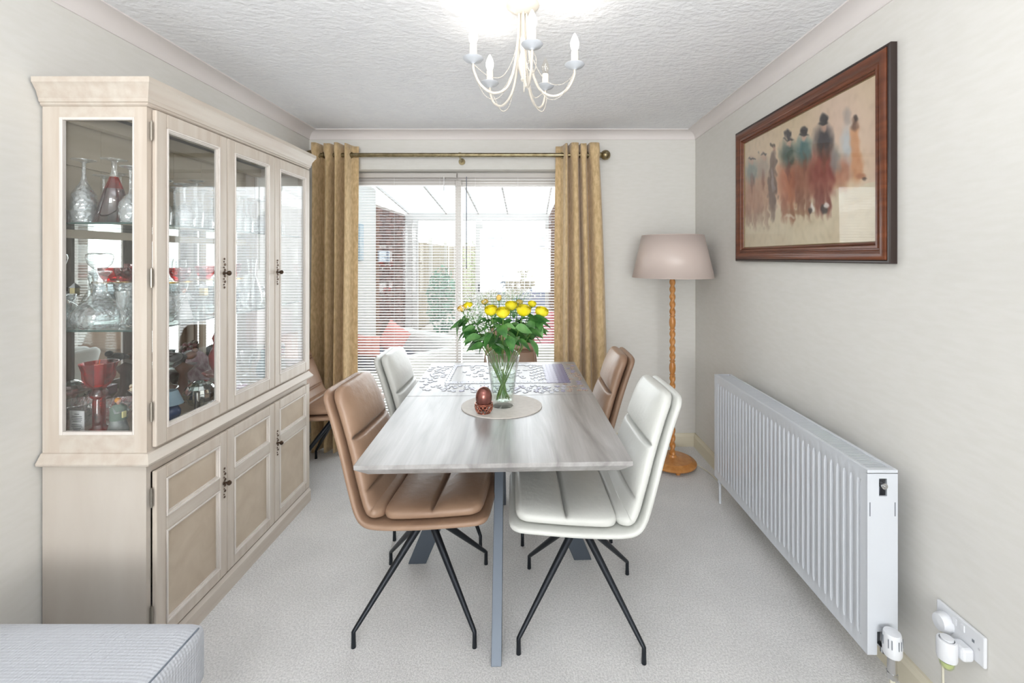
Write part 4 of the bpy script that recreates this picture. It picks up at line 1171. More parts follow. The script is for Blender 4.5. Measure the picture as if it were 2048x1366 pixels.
def spline3(pts, n):
    P_ = [Vector(p) for p in pts]; P_ = [P_[0]*2-P_[1]] + P_ + [P_[-1]*2-P_[-2]]
    m = len(P_)-3; out = []
    for i in range(m*n+1):
        t = i/n; k = min(int(t), m-1); u = t-k
        a, b_, c_, d_ = P_[k:k+4]
        out.append(.5*((2*b_)+(c_-a)*u+(2*a-5*b_+4*c_-d_)*u*u+(3*b_-a-3*c_+d_)*u**3))
    return out
RS = [
 (983, 619, 1.91, .0270, 'yellow', 'bright yellow rose left of centre at the front of the bouquet', False, 5),
 (1006, 623, 1.885, .0280, 'yellow', 'bright yellow rose lowest in the middle of the bouquet', False, 5),
 (1046, 619, 1.91, .0300, 'yellow', 'big yellow rose right of centre in the bouquet', False, 5),
 (1081, 622, 1.95, .0285, 'yellow', 'yellow rose farthest right in the bouquet', False, 6),
 (1022, 610, 1.97, .0260, 'yellow', 'yellow rose behind the middle front blooms', False, 5),
 (938, 610, 1.97, .0190, 'yellow', 'small yellow rose second from the left of the bouquet', False, 6),
 (925, 616, 1.96, .0180, 'peach', 'peach tinged rose farthest left in the bouquet', False, 6),
 (998, 596, 2.00, .0160, 'peach', 'tall half open peach rosebud above the middle', True, 4),
 (970, 603, 2.05, .0160, 'peach', 'pale peach rose at the back left of the bouquet', False, 5),
 (1063, 607, 2.03, .0190, 'yellow', 'yellow rose at the back right between two front blooms', False, 5),
 (1038, 604, 2.07, .0170, 'peach', 'peach rose hidden at the back of the bouquet', False, 5),
]
for i, (px, py, Yr, R, cm, lb, bud, lv) in enumerate(RS):
    rose(i, px, py, Yr, R, M[cm], lb, bud, lv)
# leafy cut greenery filling the middle
def greenery(label, ax_, ay_, n_, pts):
    t = thing('rose_foliage_stem', label, 'foliage', (VX, VY, MZ+.03))
    o0 = Vector((VX, VY, MZ+.03))
    obj('stem', MB().tube(spline3([(-ax_*.2, -ay_*.2, .001), (ax_*.2, ay_*.2, .1), (ax_*.5, ay_*.5, .2), (ax_, ay_, .285)], 5), .002, 6), M['stem'], t, smooth=True)
    for (px, py, Yr, yaw, pitch, roll, sc_, mt) in pts:
        c = P(px, py, Yr) - o0
        Mx = Matrix.Translation(c) @ Matrix.Rotation(yaw, 4, 'Z') @ Matrix.Rotation(pitch, 4, 'Y') @ Matrix.Rotation(roll, 4, 'X')
        obj('leaf', leaf_mb(.072*sc_, .048*sc_).xf(Mx), M[mt], t, smooth=True)
greenery('leafy rose stem drooping out of the left of the bouquet', -.12, -.02, 4, [
    (922, 636, 1.93, PI+.3, 1.15, .3, 1.15, 'leaf2'), (945, 648, 1.93, PI, 1.0, .9, 1.0, 'leaf'), (955, 660, 1.9, PI-.4, .3, .5, 1.1, 'leaf'),
    (962, 672, 1.9, PI-.2, .2, .8, 1.1, 'leaf2'), (935, 630, 1.99, PI+1, .9, -.4, .8, 'leaf'), (970, 690, 1.9, PI+.2, .1, 1.0, 1.0, 'leaf')])
greenery('leafy rose stem spreading out of the right of the bouquet', .12, -.02, 4, [
    (1060, 640, 1.92, 0, -.1, -.9, 1.2, 'leaf'), (1050, 660, 1.9, -.2, .2, -.8, 1.2, 'leaf'), (1058, 678, 1.9, .3, .9, -.3, 1.2, 'leaf2'),
    (1035, 680, 1.88, -.4, .4, -.9, 1.1, 'leaf'), (1030, 655, 1.88, -.3, .1, -1.1, 1.15, 'leaf2'), (1068, 650, 1.95, .2, .5, -.6, 1.0, 'leaf')])
greenery('leafy rose stem rising through the middle front of the bouquet', 0, -.06, 4, [
    (1000, 650, 1.88, -1.2, .4, .4, 1.1, 'leaf'), (985, 665, 1.88, -2.2, .6, .3, 1.1, 'leaf'), (1015, 670, 1.87, -1.0, .8, 0, 1.1, 'leaf'),
    (975, 640, 1.9, -2.6, .2, .7, 1.1, 'leaf'), (1008, 690, 1.87, -.7, .9, -.3, 1.0, 'leaf'), (990, 640, 1.93, -.2, .2, -.9, 1.0, 'leaf'), (1025, 640, 1.92, -2.9, .4, .8, 1.0, 'leaf')])
rr_ = random.Random(5)
for lab_, xa, xb, n__ in (('leafy rose stem filling the left middle of the bouquet', 930, 990, 15), ('leafy rose stem filling the centre of the bouquet', 975, 1040, 17), ('leafy rose stem filling the right middle of the bouquet', 1020, 1078, 15)):
    pts_ = []
    for _ in range(n__):
        px_ = rr_.uniform(xa, xb); d_ = abs(px_-1003)/75
        py_ = rr_.uniform(632, 700 - 42*d_)
        pts_.append((px_, py_, rr_.uniform(1.89, 2.06), rr_.uniform(-PI, PI), rr_.uniform(-.1, .9), rr_.uniform(-.9,.9), rr_.uniform(.8, 1.1), 'leaf' if rr_.random() < .75 else 'leaf2'))
    greenery(lab_, ((xa+xb)/2-1006)/900*1.98*.8, .01, 4, pts_)
def gyp(label, px, py, Yr, sx, sy, sz, n_):
    t = thing('gypsophila_sprig', label, 'flower', (VX, VY, MZ+.03)); o0 = Vector((VX, VY, MZ+.03))
    c = P(px, py, Yr) - o0
    root_ = Vector((c.x*.35, c.y*.35, H_-.05))
    st = MB().tube(spline3([(-c.x*.1, -c.y*.1, .002), root_, root_.lerp(c, .6)], 5), .0012, 5); fl = MB()
    hub = root_.lerp(c, .6)
    for i in range(n_):
        q = c + Vector((random.gauss(0,sx), random.gauss(0,sy), random.gauss(0,sz)))
        if i % 3 == 0: st.tube([hub, q], .0005, 3, False)
        fl.ball(q, random.uniform(.0022,.0038), n=5, m=3)
    obj('stalk', st, M['leaf2'], t); obj('florets', fl, M['white'], t, kind='stuff')
gyp('sprig of white gypsophila at the left below the small roses', 945, 624, 1.92, .028, .03, .016, 150)
gyp('sprig of white gypsophila at the upper left of the bouquet', 950, 600, 2.03, .032, .03, .014, 110)
gyp('sprig of white gypsophila at the top right behind the roses', 1035, 588, 2.06, .050, .03, .014, 190)
gyp('sprig of white gypsophila at the top middle behind the bud', 985, 588, 2.06, .035, .03, .013, 110)
gyp('sprig of white gypsophila low among the left leaves', 965, 648, 1.885, .022, .02, .014, 60)

# ---- jigsaw
def piece_poly(s, tabs):
    """outline of one jigsaw piece, side s, tabs per side in (-1,0,1)"""
    out = []
    cs = [(-s/2,-s/2),(s/2,-s/2),(s/2,s/2),(-s/2,s/2)]
    for k in range(4):
        a = Vector(cs[k]); b_ = Vector(cs[(k+1)%4]); d_ = (b_-a).normalized(); nn = Vector((d_.y, -d_.x))
        out.append(a)
        if tabs[k]:
            t = tabs[k]*s*.24
            m_ = (a+b_)/2
            for (u, v) in ((-.10, 0), (-.17, .55), (-.08, 1.0), (.08, 1.0), (.17, .55), (.10, 0)):
                out.append(m_ + d_*u*s + nn*v*t)
    return [(q.x, q.y) for q in out]
jm = [noise_mat('jigsaw_snow', (180,182,198), (212,214,224), (50,50,50), .35), noise_mat('jigsaw_mauve', (140,136,164), (180,178,204), (60,60,60), .35),
      noise_mat('jigsaw_mixed', (150,120,116), (206,190,170), (90,90,90), .35), noise_mat('jigsaw_night', (90,84,124), (134,130,168), (70,70,70), .35)]
S_ = .0205
tabsets = [(1,-1,1,-1), (-1,1,-1,1), (1,1,-1,-1), (0,1,-1,1)]
pm_cache = {}
def piece_mesh(tb, mi):
    if (tb, mi) not in pm_cache:
        o = obj('jigsaw_piece', MB().prism(piece_poly(S_*.97, tabsets[tb]), 0, .0019), jm[mi])
        pm_cache[(tb, mi)] = o.data
        C.objects.unlink(o); bpy.data.objects.remove(o)
    return pm_cache[(tb, mi)]
x0_, y0_ = px2T(889, 768); x1_, y1_ = px2T(1147, 768); xf_, yf_ = px2T(1010, 728)
NX = int((x1_-x0_)/S_); NY = int((yf_-y0_)/S_)
jg = thing('jigsaw_puzzle', 'partly finished jigsaw puzzle with its border joined on the far half of the table', 'jigsaw puzzle', tuple(T2W(x0_, y0_, HT+.0003)), TR)
cnt = 0
for j in range(NY):
    for i in range(NX):
        border = i == 0 or j == 0 or i == NX-1 or j == NY-1
        filled = i >= NX-6 or (i > NX-11 and (i*7+j*5) % 3 == 0) or (j == 1 and i % 3) or (j == NY-2 and i % 4 == 1)
        if not (border or filled) or cnt >= 298: continue
        cnt += 1
        mi = 3 if i >= NX-3 else (1 if i >= NX-6 else 0)
        o = bpy.data.objects.new('piece', piece_mesh((i+j) % 2, mi)); C.objects.link(o); o.parent = jg
        o.location = ((i+.5)*S_, (j+.5)*S_, 0)
loose = []
def try_piece(px, py, mi):
    x, y = px2T(px, py)
    inside = x0_-.012 < x < x0_+NX*S_+.012 and y0_-.012 < y < y0_+NY*S_+.012
    if inside:
        i = int((x-x0_)/S_); j = int((y-y0_)/S_)
        if not (1.9 < (x-x0_)/S_ < NX-11.2 and 2.2 < (y-y0_)/S_ < NY-2.2): return
    if abs(x) > .43 or y > .68: return
    w_ = T2W(x, y, HT+.0003)
    for q in loose:
        if (q-w_).length < S_*1.12: return
    # keep clear of the vase and mat
    if ((w_.x+.118)/.19)**2 + ((w_.y-1.99)/.17)**2 < 1: return
    loose.append(w_)
    o = bpy.data.objects.new('jigsaw_piece', piece_mesh(random.randrange(3), mi)); C.objects.link(o)
    o.location = w_; o.rotation_euler = (0, 0, random.random()*6.28)
    right = px > 1100
    if right: tag(o, 'loose mixed colour jigsaw piece lying beside or before the right end of the puzzle', 'jigsaw piece', 'loose pieces at the right of the puzzle')
    elif inside: tag(o, 'loose pale jigsaw piece lying inside the joined puzzle border', 'jigsaw piece', 'loose pieces inside the border')
    elif px < 905: tag(o, 'loose pale jigsaw piece lying left of the puzzle border', 'jigsaw piece', 'loose pieces left of the puzzle')
    else: tag(o, 'loose pale jigsaw piece lying between the puzzle and the placemat', 'jigsaw piece', 'loose pieces before the puzzle')
for _ in range(95): try_piece(random.uniform(842, 902), random.uniform(731, 782), 0)
for _ in range(190): try_piece(random.uniform(888, 1130), random.uniform(771, 785), 0 if random.random() < .7 else 1)
for _ in range(60): try_piece(random.uniform(920, 1070), random.uniform(731, 764), 0)
for _ in range(150): try_piece(random.uniform(1130, 1180), random.uniform(729, 784), 2 if random.random() < .6 else 1)

# ================================================================== FLOOR LAMP
LX, LY = .985, 3.08
lp = thing('floor_lamp', 'turned pine floor lamp with wide beige shade in the far right corner', 'lamp', (LX, LY, 0))
obj('base', MB().lathe([(1e-4,.022),(.150,.022),(.158,.030),(.158,.040),(.150,.048),(.130,.054),(.125,.060),(.05,.066),(.03,.072),(.026,.085),(1e-4,.085)], 48), M['pine'], lp, smooth='auto')
for k in range(4):
    a = PI/4 + k*PI/2
    a = -PI/2 + k*PI/2
    obj('foot', MB().lathe([(1e-4,0),(.014,0),(.017,.01),(.015,.024),(1e-4,.024)], 12, (.115*math.cos(a), .115*math.sin(a), 0)), M['pine'], lp, smooth='auto')
def twist(z0, z1):
    vs = []; n_ = 20; rows_ = int((z1-z0)/.006); 
    for i in range(rows_+1):
        z = z0 + (z1-z0)*i/rows_
        for k in range(n_):
            a = 2*PI*k/n_
            r = .0165 + .0035*math.cos(2*(a - z*62))
            vs.append((r*math.cos(a), r*math.sin(a), z))
    fs = [(i*n_+k, i*n_+(k+1)%n_, (i+1)*n_+(k+1)%n_, (i+1)*n_+k) for i in range(rows_) for k in range(n_)]
    return MB().add(vs, fs)
def bead_(z): return MB().lathe([(.012,z-.055),(.019,z-.05),(.019,z-.044),(.014,z-.040),(.020,z-.02),(.0215,z),(.020,z+.02),(.014,z+.040),(.019,z+.044),(.019,z+.05),(.012,z+.055)], 20)
zz = [.085, .35, .675, .985, 1.28]
for i in range(4):
    a = zz[i] + (.05 if i else 0); c_ = zz[i+1] - (.05 if i < 3 else 0)
    obj('twisted_pole', twist(a, c_), M['pine'], lp, smooth=True)
for z in zz[1:4]: obj('turned_bead', bead_(z), M['pine'], lp, smooth='auto')
obj('lamp_holder', MB().lathe([(.012,1.28),(.018,1.29),(.018,1.33),(.013,1.335),(1e-4,1.335)], 16).lathe([(1e-4,1.335),(.012,1.345),(.03,1.38),(.03,1.40),(.012,1.43),(1e-4,1.435)], 16), M['plastic_c'], lp, smooth='auto')
sh = obj('lamp_shade', MB().lathe([(.268,1.295),(.204,1.580)], 64), M['shade'], lp, smooth=True, solid=.002)
obj('shade_ring', MB().tube([(.2675*math.cos(a*PI/24), .2675*math.sin(a*PI/24), 1.295) for a in range(49)], .0022, 6), M['shade'], lp, smooth=True)
obj('shade_ring', MB().tube([(.2035*math.cos(a*PI/24), .2035*math.sin(a*PI/24), 1.580) for a in range(49)], .0022, 6), M['shade'], lp, smooth=True)
obj('shade_carrier', MB().tube([(-.262,0,1.31),(0,0,1.335),(.262,0,1.31)], .002, 6).tube([(0,-.262,1.31),(0,0,1.335),(0,.262,1.31)], .002, 6), M['brass'], lp)
obj('cord', MB().tube(spline3([(.15,-.02,.03),(.19,-.04,.008),(.215,-.13,.006),(.225,-.25,.006),(.245,-.45,.006),(.25,-.9,.006),(.25,-1.3,.006)], 6), .0032, 8), M['plastic_c'], lp, smooth=True)

# ================================================================== RADIATOR
rd = thing('radiator', 'long white ribbed panel radiator fixed along the right wall', 'radiator', (1.15, 2.06, .14))
def rob(n, mb, m, par=None, **k): return obj(n, mb, m, par or rd, world=True, **k)
ry0, ry1, z0, z1 = 1.465, 2.66, .14, .74
# front sheet with pressed channels
sec = [(ry0, 1.100), (ry0+.028, 1.100)]
nr = 34; pitch = (ry1-ry0-.056)/nr
for k in range(nr):
    a = ry0+.028 + k*pitch
    sec += [(a+pitch*.10, 1.108), (a+pitch*.32, 1.108), (a+pitch*.44, 1.1005), (a+pitch*.90, 1.1005)]
sec += [(ry1-.028, 1.108), (ry1-.028, 1.100), (ry1, 1.100)]
vs = []; zs = [z0, z0+.040, z0+.055, z1-.060, z1-.045, z1]
for zi, z in enumerate(zs):
    for (y, x) in sec:
        xx = 1.100 if zi in (0, 1, 4, 5) else x
        if zi in (1, 4): xx = 1.1035
        if zi in (1, 4) and (y < ry0+.026 or y > ry1-.026): xx = 1.100
        vs.append((xx, y, z))
n_ = len(sec)
rob('front_panel', MB().add(vs, [(i*n_+k, i*n_+k+1, (i+1)*n_+k+1, (i+1)*n_+k) for i in range(len(zs)-1) for k in range(n_-1)]), M['rad'], smooth='auto')
rob('rear_panel', MB().box(1.178, 1.186, ry0+.01, ry1-.01, z0, z1-.01), M['rad'])
def side(y0, y1):
    g = MB()
    # a plate with an open hole where the bleed valve sits and a notch at the bottom
    g.box(1.1005, 1.199, y0, y1, z0+.075, .655).box(1.1005, 1.138, y0, y1, .655, z1-.01).box(1.164, 1.199, y0, y1, .655, z1-.01).box(1.138, 1.164, y0, y1, .712, z1-.01)
    g.box(1.1005, 1.132, y0, y1, z0, z0+.075).box(1.172, 1.199, y0, y1, z0+.02, z0+.075)
    g.box(1.1005, 1.199, y0, y1+.012 if y0 < 2 else y1, z1-.012, z1)
    return rob('side_panel', g, M['rad'])
side(ry0-.004, ry0+.002); side(ry1-.002, ry1+.004)
g = MB()
for k in range(118):
    y = ry0+.02 + k*.0098
    g.box(1.112, 1.188, y, y+.0055, z1-.006, z1-.002)
rob('top_grille', g, M['rad'], kind='stuff')
rob('top_rim', MB().box(1.1005, 1.113, ry0+.002, ry1-.002, z1-.008, z1+.001).box(1.187, 1.199, ry0+.002, ry1-.002, z1-.008, z1+.001), M['rad'], bevel=.0015)
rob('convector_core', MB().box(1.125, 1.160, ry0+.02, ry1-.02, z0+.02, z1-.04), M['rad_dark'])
for x in (1.1085, 1.190): rob('slot', MB().box(x-.0016, x+.0016, ry0-.0045, ry0-.003, .59, .635), M['rad_dark'])
rob('bleed_valve', MB().tube([(1.151, ry0+.004, .690),(1.151, ry0-.012, .690)], .010, 16).tube([(1.151, ry0-.012, .690),(1.151, ry0-.018, .690)], .004, 10), M['chrome'], smooth='auto')
rob('wall_bracket', MB().box(1.186, XR-.001, 1.7, 1.73, .3, .7).box(1.186, XR-.001, 2.4, 2.43, .3, .7), M['rad'])
vy = 1.425
rob('valve_body', MB().tube([(1.152, ry0+.01, .165),(1.152, vy+.02, .165)], .010, 12).tube([(1.152, vy, .118),(1.152, vy, .172)], .0135, 16).tube([(1.152, vy, .10),(1.152, vy, .118)], .016, 6).tube([(1.152, vy+.022, .165),(1.152, vy+.032, .165)], .016, 6), M['chrome'], smooth='auto')
vh = rob('valve_head', MB().lathe([(1e-4,.172),(.023,.172),(.026,.180),(.0265,.200),(.0245,.238),(.0225,.244),(1e-4,.246)], 28, (1.152, vy, 0)), M['plastic'], smooth='auto')
g = MB()
for k in range(18):
    a = 2*PI*k/18
    if k % 3 == 2: continue
    g.box(-.0012, .0012, -.0006, .0006, .204, .232, Matrix.Translation((1.152, vy, 0)) @ Matrix.Rotation(a, 4, 'Z') @ Matrix.Translation((0, -.0263, 0)))
rob('grip_slot', g, M['rad_dark'], vh, kind='stuff')
rob('supply_pipe', MB().tube([(1.152, vy, 0),(1.152, vy, .102)], .0080, 12), M['plastic_c'], smooth='auto')
rob('return_pipe', MB().tube([(1.115, 2.62, 0),(1.115, 2.62, .13)], .0075, 10).tube([(1.115, 2.62, .12),(1.115, 2.62, .15)], .012, 12), M['rad'], smooth='auto')

# ================================================================== PICTURE ON THE RIGHT WALL
fy0, fy1, fz0, fz1 = 1.545, 2.700, 1.408, 2.172
pc = thing('framed_painting', 'framed painting of horsemen in top hats on the right wall', 'painting', (XR-.002, (fy0+fy1)/2, (fz0+fz1)/2))
def frame_ring(nm, prof, m):
    """prof: (inset from outer edge, height off wall)"""
    vs = []; n_ = len(prof)
    for (i_, h_) in prof:
        x = XR - .002 - h_
        vs += [(x, fy0+i_, fz0+i_), (x, fy1-i_, fz0+i_), (x, fy1-i_, fz1-i_), (x, fy0+i_, fz1-i_)]
    fs = [(a*4+k, a*4+(k+1)%4, (a+1)*4+(k+1)%4, (a+1)*4+k) for a in range(n_-1) for k in range(4)]
    return obj(nm, MB().add(vs, fs), m, pc, world=True, smooth='auto')
frame_ring('outer_moulding', [(0,0),(0,.022),(.004,.026),(.010,.026),(.013,.023)], M['dark'])
frame_ring('main_moulding', [(.013,.020),(.013,.028),(.020,.033),(.032,.034),(.044,.028),(.050,.022),(.054,.022),(.056,.026),(.064,.026),(.068,.020)], M['mahog'])
frame_ring('inner_moulding', [(.068,.018),(.070,.021),(.074,.018),(.078,.012),(.079,.006)], M['mahog'])
frame_ring('gilt_slip', [(.078,.010),(.079,.011),(.083,.007)], base_mat('dull_gold', (150,128,88), .4, .6))
# flat painted print, colours per vertex
NYp, NZp = 190, 120
py0, py1, pz0, pz1 = fy0+.076, fy1-.076, fz0+.076, fz1-.076
def mixc(a, b_, f): return tuple(a[i]*(1-f)+b_[i]*f for i in range(3))
BL = []  # blobs in photo pixels: cx, cy, rx, ry, colour, softness, strength
def rider(cx, top, bot, coat, horse, s=1.0, hat=True, st=.96):
    h = bot-top
    BL.append((cx, top+h*.60, 20*s, h*.17, horse, .8, st))
    BL.append((cx+4*s, top+h*.72, 17*s, h*.10, mixc(horse, (200,150,120), .3), .9, st*.6))
    BL.append((cx-1, top+h*.44, 10*s, h*.15, mixc(horse, (230,180,140), .15), .6, st))
    BL.append((cx, top+h*.30, 14*s, h*.12, coat, .7, st))
    BL.append((cx, top+h*.16, 5*s, h*.045, (196,160,140), .5, st))
    if hat: BL.append((cx, top+h*.09, 6.5*s, h*.045, (52,50,52), .35, st))
    BL.append((cx, top+h*.135, 8.5*s, h*.012, (60,58,58), .4, st))
    for dx in (-12, -3, 9): BL.append((cx+dx*s, top+h*.88+dx*.3, 4.5*s, h*.12, mixc(horse, (90,60,50), .3), .6, st*.8))
    BL.append((cx, top+h*.46, 3.5*s, h*.10, (110,60,48), .6, st*.7))
rider(1505, 296, 452, (120,140,140), (168,120,96), .75, False, .75)
rider(1528, 286, 448, (160,150,140), (172,132,108), .8, False, .7)
rider(1578, 252, 440, (78,98,92), (176,104,72), .9)
rider(1610, 246, 428, (72,112,116), (138,84,66), .95)
rider(1649, 218, 428, (52,50,56), (120,44,40), 1.1)
BL += [(1697, 300, 11, 40, (190,200,206), .7, .8), (1696, 232, 7, 13, (168,158,150), .6, .8), (1690, 345, 12, 26, (172,108,78), .7, .8), (1672, 320, 8, 22, (120,136,140), .7, .6),
       (1712, 290, 9, 38, (206,148,104), .5, .85), (1716, 335, 11, 26, (198,140,98), .5, .9), (1711, 250, 6, 12, (110,84,70), .4, .85), (1714, 237, 4, 6, (60,50,48), .4, .8),
       (1724, 352, 9, 5, (170,112,78), .5, .85), (1731, 358, 4, 3, (70,52,46), .5, .8)]
# standing woman in a long patterned dress
BL += [(1548, 291, 5, 3, (84,70,60), .3, .9), (1548, 297, 2.6, 5, (190,150,130), .3, .9), (1548, 325, 6.5, 22, (112,92,84), .3, .85), (1547, 375, 8, 42, (96,74,66), .3, .85), (1547, 360, 3, 20, (170,160,160), .4, .5), (1547, 418, 5, 22, (120,96,84), .4, .7)]
BL += [(1600, 424, 22, 4, (150,110,84), .6, .7), (1650, 418, 6, 9, (40,36,40), .4, .8), (1625, 415, 4, 8, (236,232,226), .4, .8), (1654, 410, 4, 5, (236,232,226), .4, .8), (1622, 421, 3, 6, (50,40,40), .4, .8), (1580, 432, 8, 3, (220,210,190), .5, .7)]
vs = []; cols = []
for j in range(NZp+1):
    for i in range(NYp+1):
        Y = py0 + (py1-py0)*i/NYp; Z = pz0 + (pz1-pz0)*j/NZp
        vs.append((XR-.010, Y, Z))
        px = 1057 + 1.262*900/Y; py = 515 - (Z-1.43)*900/Y
        u = 1 - i/NYp; v = j/NZp
        n1 = noise.noise(Vector((Y*9, Z*9, 3))); n2 = noise.noise(Vector((Y*40, Z*30, 7))); n3 = noise.noise(Vector((Y*3, Z*3, 1)))
        ground = v < .33 + .04*n1 + .05*(u-.5)
        c_ = mixc((206,190,160), (222,212,186), .5+.5*n1) if ground else mixc((214,196,158), (222,196,176), min(1, max(0, .5+.8*n3 + .3*(u-.4))))
        if not ground: c_ = mixc(c_, (206,170,136), max(0, .5-abs(v-.48)*3)*.45)
        for (cx, cy, rx, ry, cc, soft, stg) in BL:
            jx = n2*5+n1*3; jy = n1*5+n2*4
            d_ = math.sqrt(((px-cx+jx)/rx)**2 + ((py-cy+jy)/ry)**2)
            if d_ < 1+soft:
                f = 1 if d_ < 1-soft*.5 else max(0, (1+soft-d_)/(1.5*soft))
                c_ = mixc(c_, cc, f*stg)
        c_ = mixc(c_, (120,90,70), .10*max(0, n2)) 
        l = lin(tuple(min(255, max(0, q + 14*n2)) for q in c_))
        cols.append(l)
N1 = NYp+1
pr_ = obj('painted_sheet', MB().add(vs, [(j*N1+i, j*N1+i+1, (j+1)*N1+i+1, (j+1)*N1+i) for j in range(NZp) for i in range(NYp)]), base_mat('painting', (255,255,255), .5), pc, world=True)
at_ = pr_.data.color_attributes.new('paint', 'FLOAT_COLOR', 'POINT')
for k, c_ in enumerate(cols): at_.data[k].color = c_
nt = pr_.data.materials[0].node_tree
va = nt.nodes.new('ShaderNodeVertexColor'); va.layer_name = 'paint'
nt.links.new(va.outputs[0], nt.nodes['Principled BSDF'].inputs['Base Color'])
obj('glazing', MB().box(XR-.0135, XR-.0115, fy0+.072, fy1-.072, fz0+.072, fz1-.072), glass_mat('picture_glass', (254,254,254), .9, 0, 5, .012), pc, world=True)

# ================================================================== SOCKET, PLUGS
sk = thing('double_socket', 'white double wall socket low on the right wall beside the radiator', 'socket', (XR-.001, 1.314, .336))
obj('plate', MB().box(-.010, 0, -.073, .073, -.043, .043), M['plastic'], sk, bevel=.003)
for y in (-.058, .058): obj('screw', MB().tube([(-.0105, y, 0), (-.0095, y, 0)], .003, 10), M['chrome'], sk)
for y in (-.012, .012): obj('rocker_switch', MB().box(-.0135, -.009, y-.006, y+.006, .012, .032), M['plastic'], sk, bevel=.001)
g = MB()
for y in (-.042,): g.box(-.0105, -.0095, y-.0035, y+.0035, .006, .014)
obj('pin_hole', g, M['rad_dark'], sk)
pg_ = thing('mains_plug', 'white round faced plug with a cream lead in the far socket', 'plug', (XR-.011, 1.352, .335))
obj('body', MB().lathe([(1e-4,-.0),(.026,0),(.027,.006),(.025,.020),(.022,.026),(1e-4,.028)], 24, M=Matrix.Rotation(-PI/2, 4, 'Y')).xf(Matrix.Diagonal((1,.95,1.05,1))), M['plastic'], pg_, smooth='auto')
obj('lead', MB().tube(spline3([(-.014,0,-.022),(-.018,.001,-.06),(-.012,.0,-.15),(-.018,-.004,-.25),(-.045,-.01,-.331)], 6), .0034, 8), M['plastic_c'], pg_, smooth=True)
af = thing('air_freshener', 'white plug-in air freshener with green oil in the near socket', 'air freshener', (XR-.011, 1.288, .305))
obj('plug_body', MB().box(-.034, 0, -.022, .022, -.018, .020), M['plastic'], af, bevel=.008)
obj('housing', MB().lathe([(.0225,-.030),(.024,-.024),(.024,.022),(.022,.026),(.018,.027),(.016,.020),(1e-4,.020)], 28, (-.052,.008,0)), M['plastic'], af, smooth='auto')
obj('cap', MB().lathe([(1e-4,.020),(.015,.021),(.0155,.031),(1e-4,.033)], 24, (-.052,.008,0)), M['plastic'], af, smooth='auto')
obj('oil_bottle', MB().lathe([(.018,-.028),(.0185,-.034),(.017,-.048),(.012,-.056),(1e-4,-.058)], 24, (-.052,.008,0)), glass_mat('green_oil', (240,246,224), .7, .02, 3, .08), af, smooth='auto')
obj('oil', MB().lathe([(1e-4,-.036),(.0165,-.036),(.015,-.046),(.010,-.053),(1e-4,-.054)], 20, (-.052,.008,0)), base_mat('oil_green', (214,218,172), .2), af, smooth='auto')

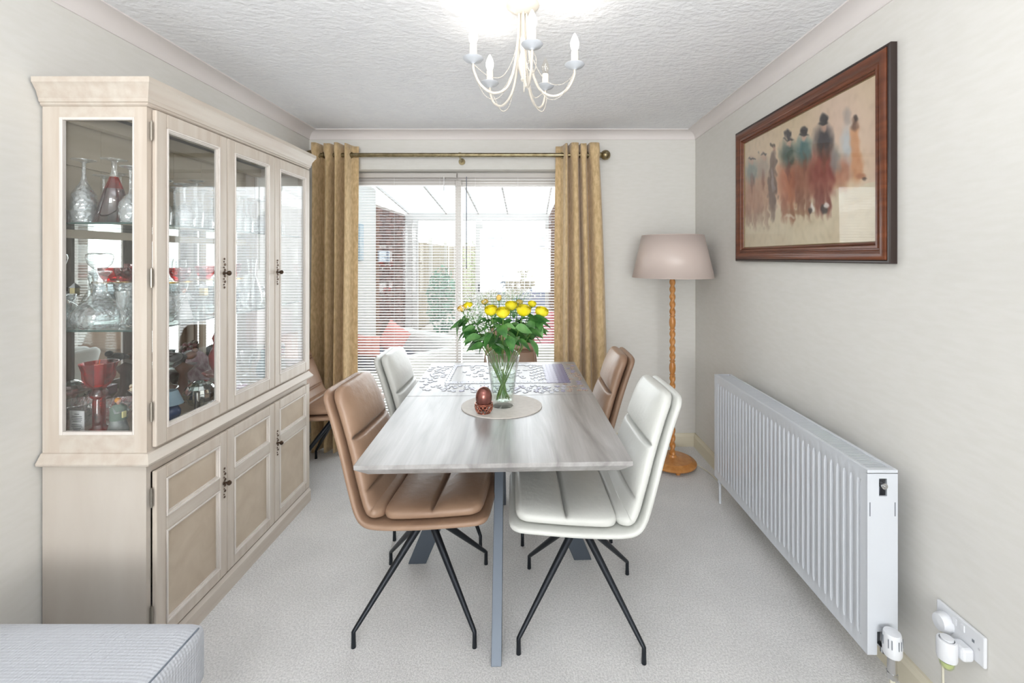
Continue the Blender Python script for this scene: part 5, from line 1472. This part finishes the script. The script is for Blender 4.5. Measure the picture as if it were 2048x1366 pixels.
# ================================================================== CHANDELIER
hx, hy = -.022, 1.70
cd = thing('chandelier', 'cream metal five arm chandelier with candle bulbs and beaded swags', 'chandelier', (hx, hy, ZC))
obj('ceiling_rose', MB().lathe([(1e-4,0),(.062,0),(.062,-.006),(.050,-.018),(.030,-.030),(.012,-.036),(1e-4,-.036)], 32), M['cream_metal'], cd, smooth='auto')
obj('centre_column', MB().lathe([(.007,-.03),(.007,-.12),(.012,-.13),(.012,-.16),(.008,-.18),(.016,-.21),(.020,-.235),(.012,-.26),(.006,-.275),(.009,-.285),(1e-4,-.292)], 16), M['cream_metal'], cd, smooth='auto')
RR = .196; zb_ = -.245
angs = [math.radians(a) for a in (-80, -10, 62, 134, 206)]
for i, a in enumerate(angs):
    ca, sa = math.cos(a), math.sin(a)
    def rp(r, z): return (r*ca, r*sa, z)
    arm = obj('arm', MB().tube(spline3([rp(RR, zb_-.012), rp(RR*.985, zb_-.04), rp(RR*.86, zb_-.085), rp(RR*.62, zb_-.108), rp(RR*.36, zb_-.085), rp(RR*.20, zb_-.02), rp(RR*.11, zb_+.09), rp(RR*.07, zb_+.215)], 5), .0048, 8), M['cream_metal'], cd, smooth=True)
    obj('drip_pan', MB().lathe([(.006,-.016),(.010,-.010),(.030,-.004),(.037,.004),(.035,.006),(.01,.001),(1e-4,.001)], 28, rp(RR, zb_)), M['greymetal'], arm, smooth='auto')
    obj('candle_sleeve', MB().lathe([(.0135,.001),(.0135,.052),(.011,.054),(1e-4,.054)], 16, rp(RR, zb_)), M['candle'], arm, smooth='auto')
    unlit = (i == 2)
    obj('candle_bulb', MB().lathe([(.008,.054),(.012,.060),(.0165,.075),(.0165,.085),(.012,.100),(.006,.113),(.002,.120),(1e-4,.121)], 16, rp(RR, zb_)), M['bulb_off'] if unlit else M['bulb'], arm, smooth=True)
    if unlit: obj('filament', MB().tube([rp(RR, zb_+.056), rp(RR+.004, zb_+.085), rp(RR-.004, zb_+.085), rp(RR, zb_+.056)], .0008, 4), M['chrome'], arm)
    else:
        l = bpy.data.lights.new('bulb_light', 'POINT'); l.energy = .42; l.color = (1, .93, .84); l.shadow_soft_size = .02
        lo = bpy.data.objects.new('bulb_light', l); C.objects.link(lo); lo.parent = cd; lo.location = rp(RR, zb_+.150)
    for (dz, dr, off) in ((.045, .9, .10), (-.03, 1.0, -.08)):
        bs = MB(); 
        a1 = a + off
        def rq(r, z, t): 
            aa = a + off*math.sin(t*PI)*1.5
            return (r*math.cos(aa), r*math.sin(aa), z)
        pts = [rq(RR, zb_-.015, 0), rq(RR*.93, zb_-.05+dz*.3, .2), rq(RR*.72, zb_-.095+dz*.8, .4), rq(RR*.45, zb_-.085+dz*.9, .6), rq(RR*.22, zb_+.0+dz*.6, .8), rq(RR*.10, zb_+.12, .93), rq(RR*.06, zb_+.212, 1)]
        sp = spline3(pts, 9)
        # beads strung along the curve
        L = 0; nxt = 0
        for q in range(len(sp)-1):
            seg = (sp[q+1]-sp[q]).length
            while nxt <= L + seg:
                bs.ball(sp[q].lerp(sp[q+1], (nxt-L)/seg), .0021, n=5, m=4); nxt += .0050
            L += seg
        obj('bead_swag', bs, M['cream_metal'], cd, smooth=True, kind='stuff')

# ================================================================== CORDUROY FOOTSTOOL, NEAR LEFT
ft = thing('footstool', 'pale grey corduroy footstool corner at the bottom left', 'footstool', (-1.26, .80, 0))
def cushion_box(x0, x1, y0, y1, z0, z1, r, n=14):
    vs = []; fs = []
    import itertools
    mb = MB()
    cx, cy, cz = (x0+x1)/2, (y0+y1)/2, (z0+z1)/2; hx_, hy_, hz_ = (x1-x0)/2, (y1-y0)/2, (z1-z0)/2
    for ax in range(3):
        for sg in (-1, 1):
            b0 = len(vs)
            for i in range(n+1):
                for j in range(n+1):
                    u = math.sin((i/n*2-1)*PI/2); v = math.sin((j/n*2-1)*PI/2)
                    p_ = [0,0,0]; p_[ax] = sg; p_[(ax+1)%3] = u; p_[(ax+2)%3] = v
                    q = Vector((p_[0]*hx_, p_[1]*hy_, p_[2]*hz_))
                    inn = Vector((max(-hx_+r, min(hx_-r, q.x)), max(-hy_+r, min(hy_-r, q.y)), max(-hz_+r, min(hz_-r, q.z))))
                    d_ = q-inn
                    q = inn + (d_.normalized()*r if d_.length > 1e-9 else d_)
                    if ax == 2 and sg == 1: q.z += .008*(1-u*u)*(1-v*v)
                    vs.append(q + Vector((cx, cy, cz)))
            for i in range(n):
                for j in range(n):
                    a = b0 + i*(n+1)+j; fs.append((a, a+1, a+n+2, a+n+1))
    return mb.add(vs, fs)
obj('body', cushion_box(-.38, .388, -.45, .415, .05, .30, .03), M['cord'], ft, smooth=True)
obj('top_cushion', cushion_box(-.39, .395, -.46, .420, .285, .452, .030), M['cord'], ft, smooth=True)
obj('seam', MB().tube([(.380,-.44,.4505),(.384,.395,.4455)], .0022, 6), M['cord_d'], ft)
for x, y in ((-.33,-.4),(.33,-.4),(-.33,.36),(.33,.36)):
    obj('foot', MB().lathe([(1e-4,0),(.018,0),(.022,.05),(1e-4,.05)], 12, (x, y, 0)), M['black'], ft)
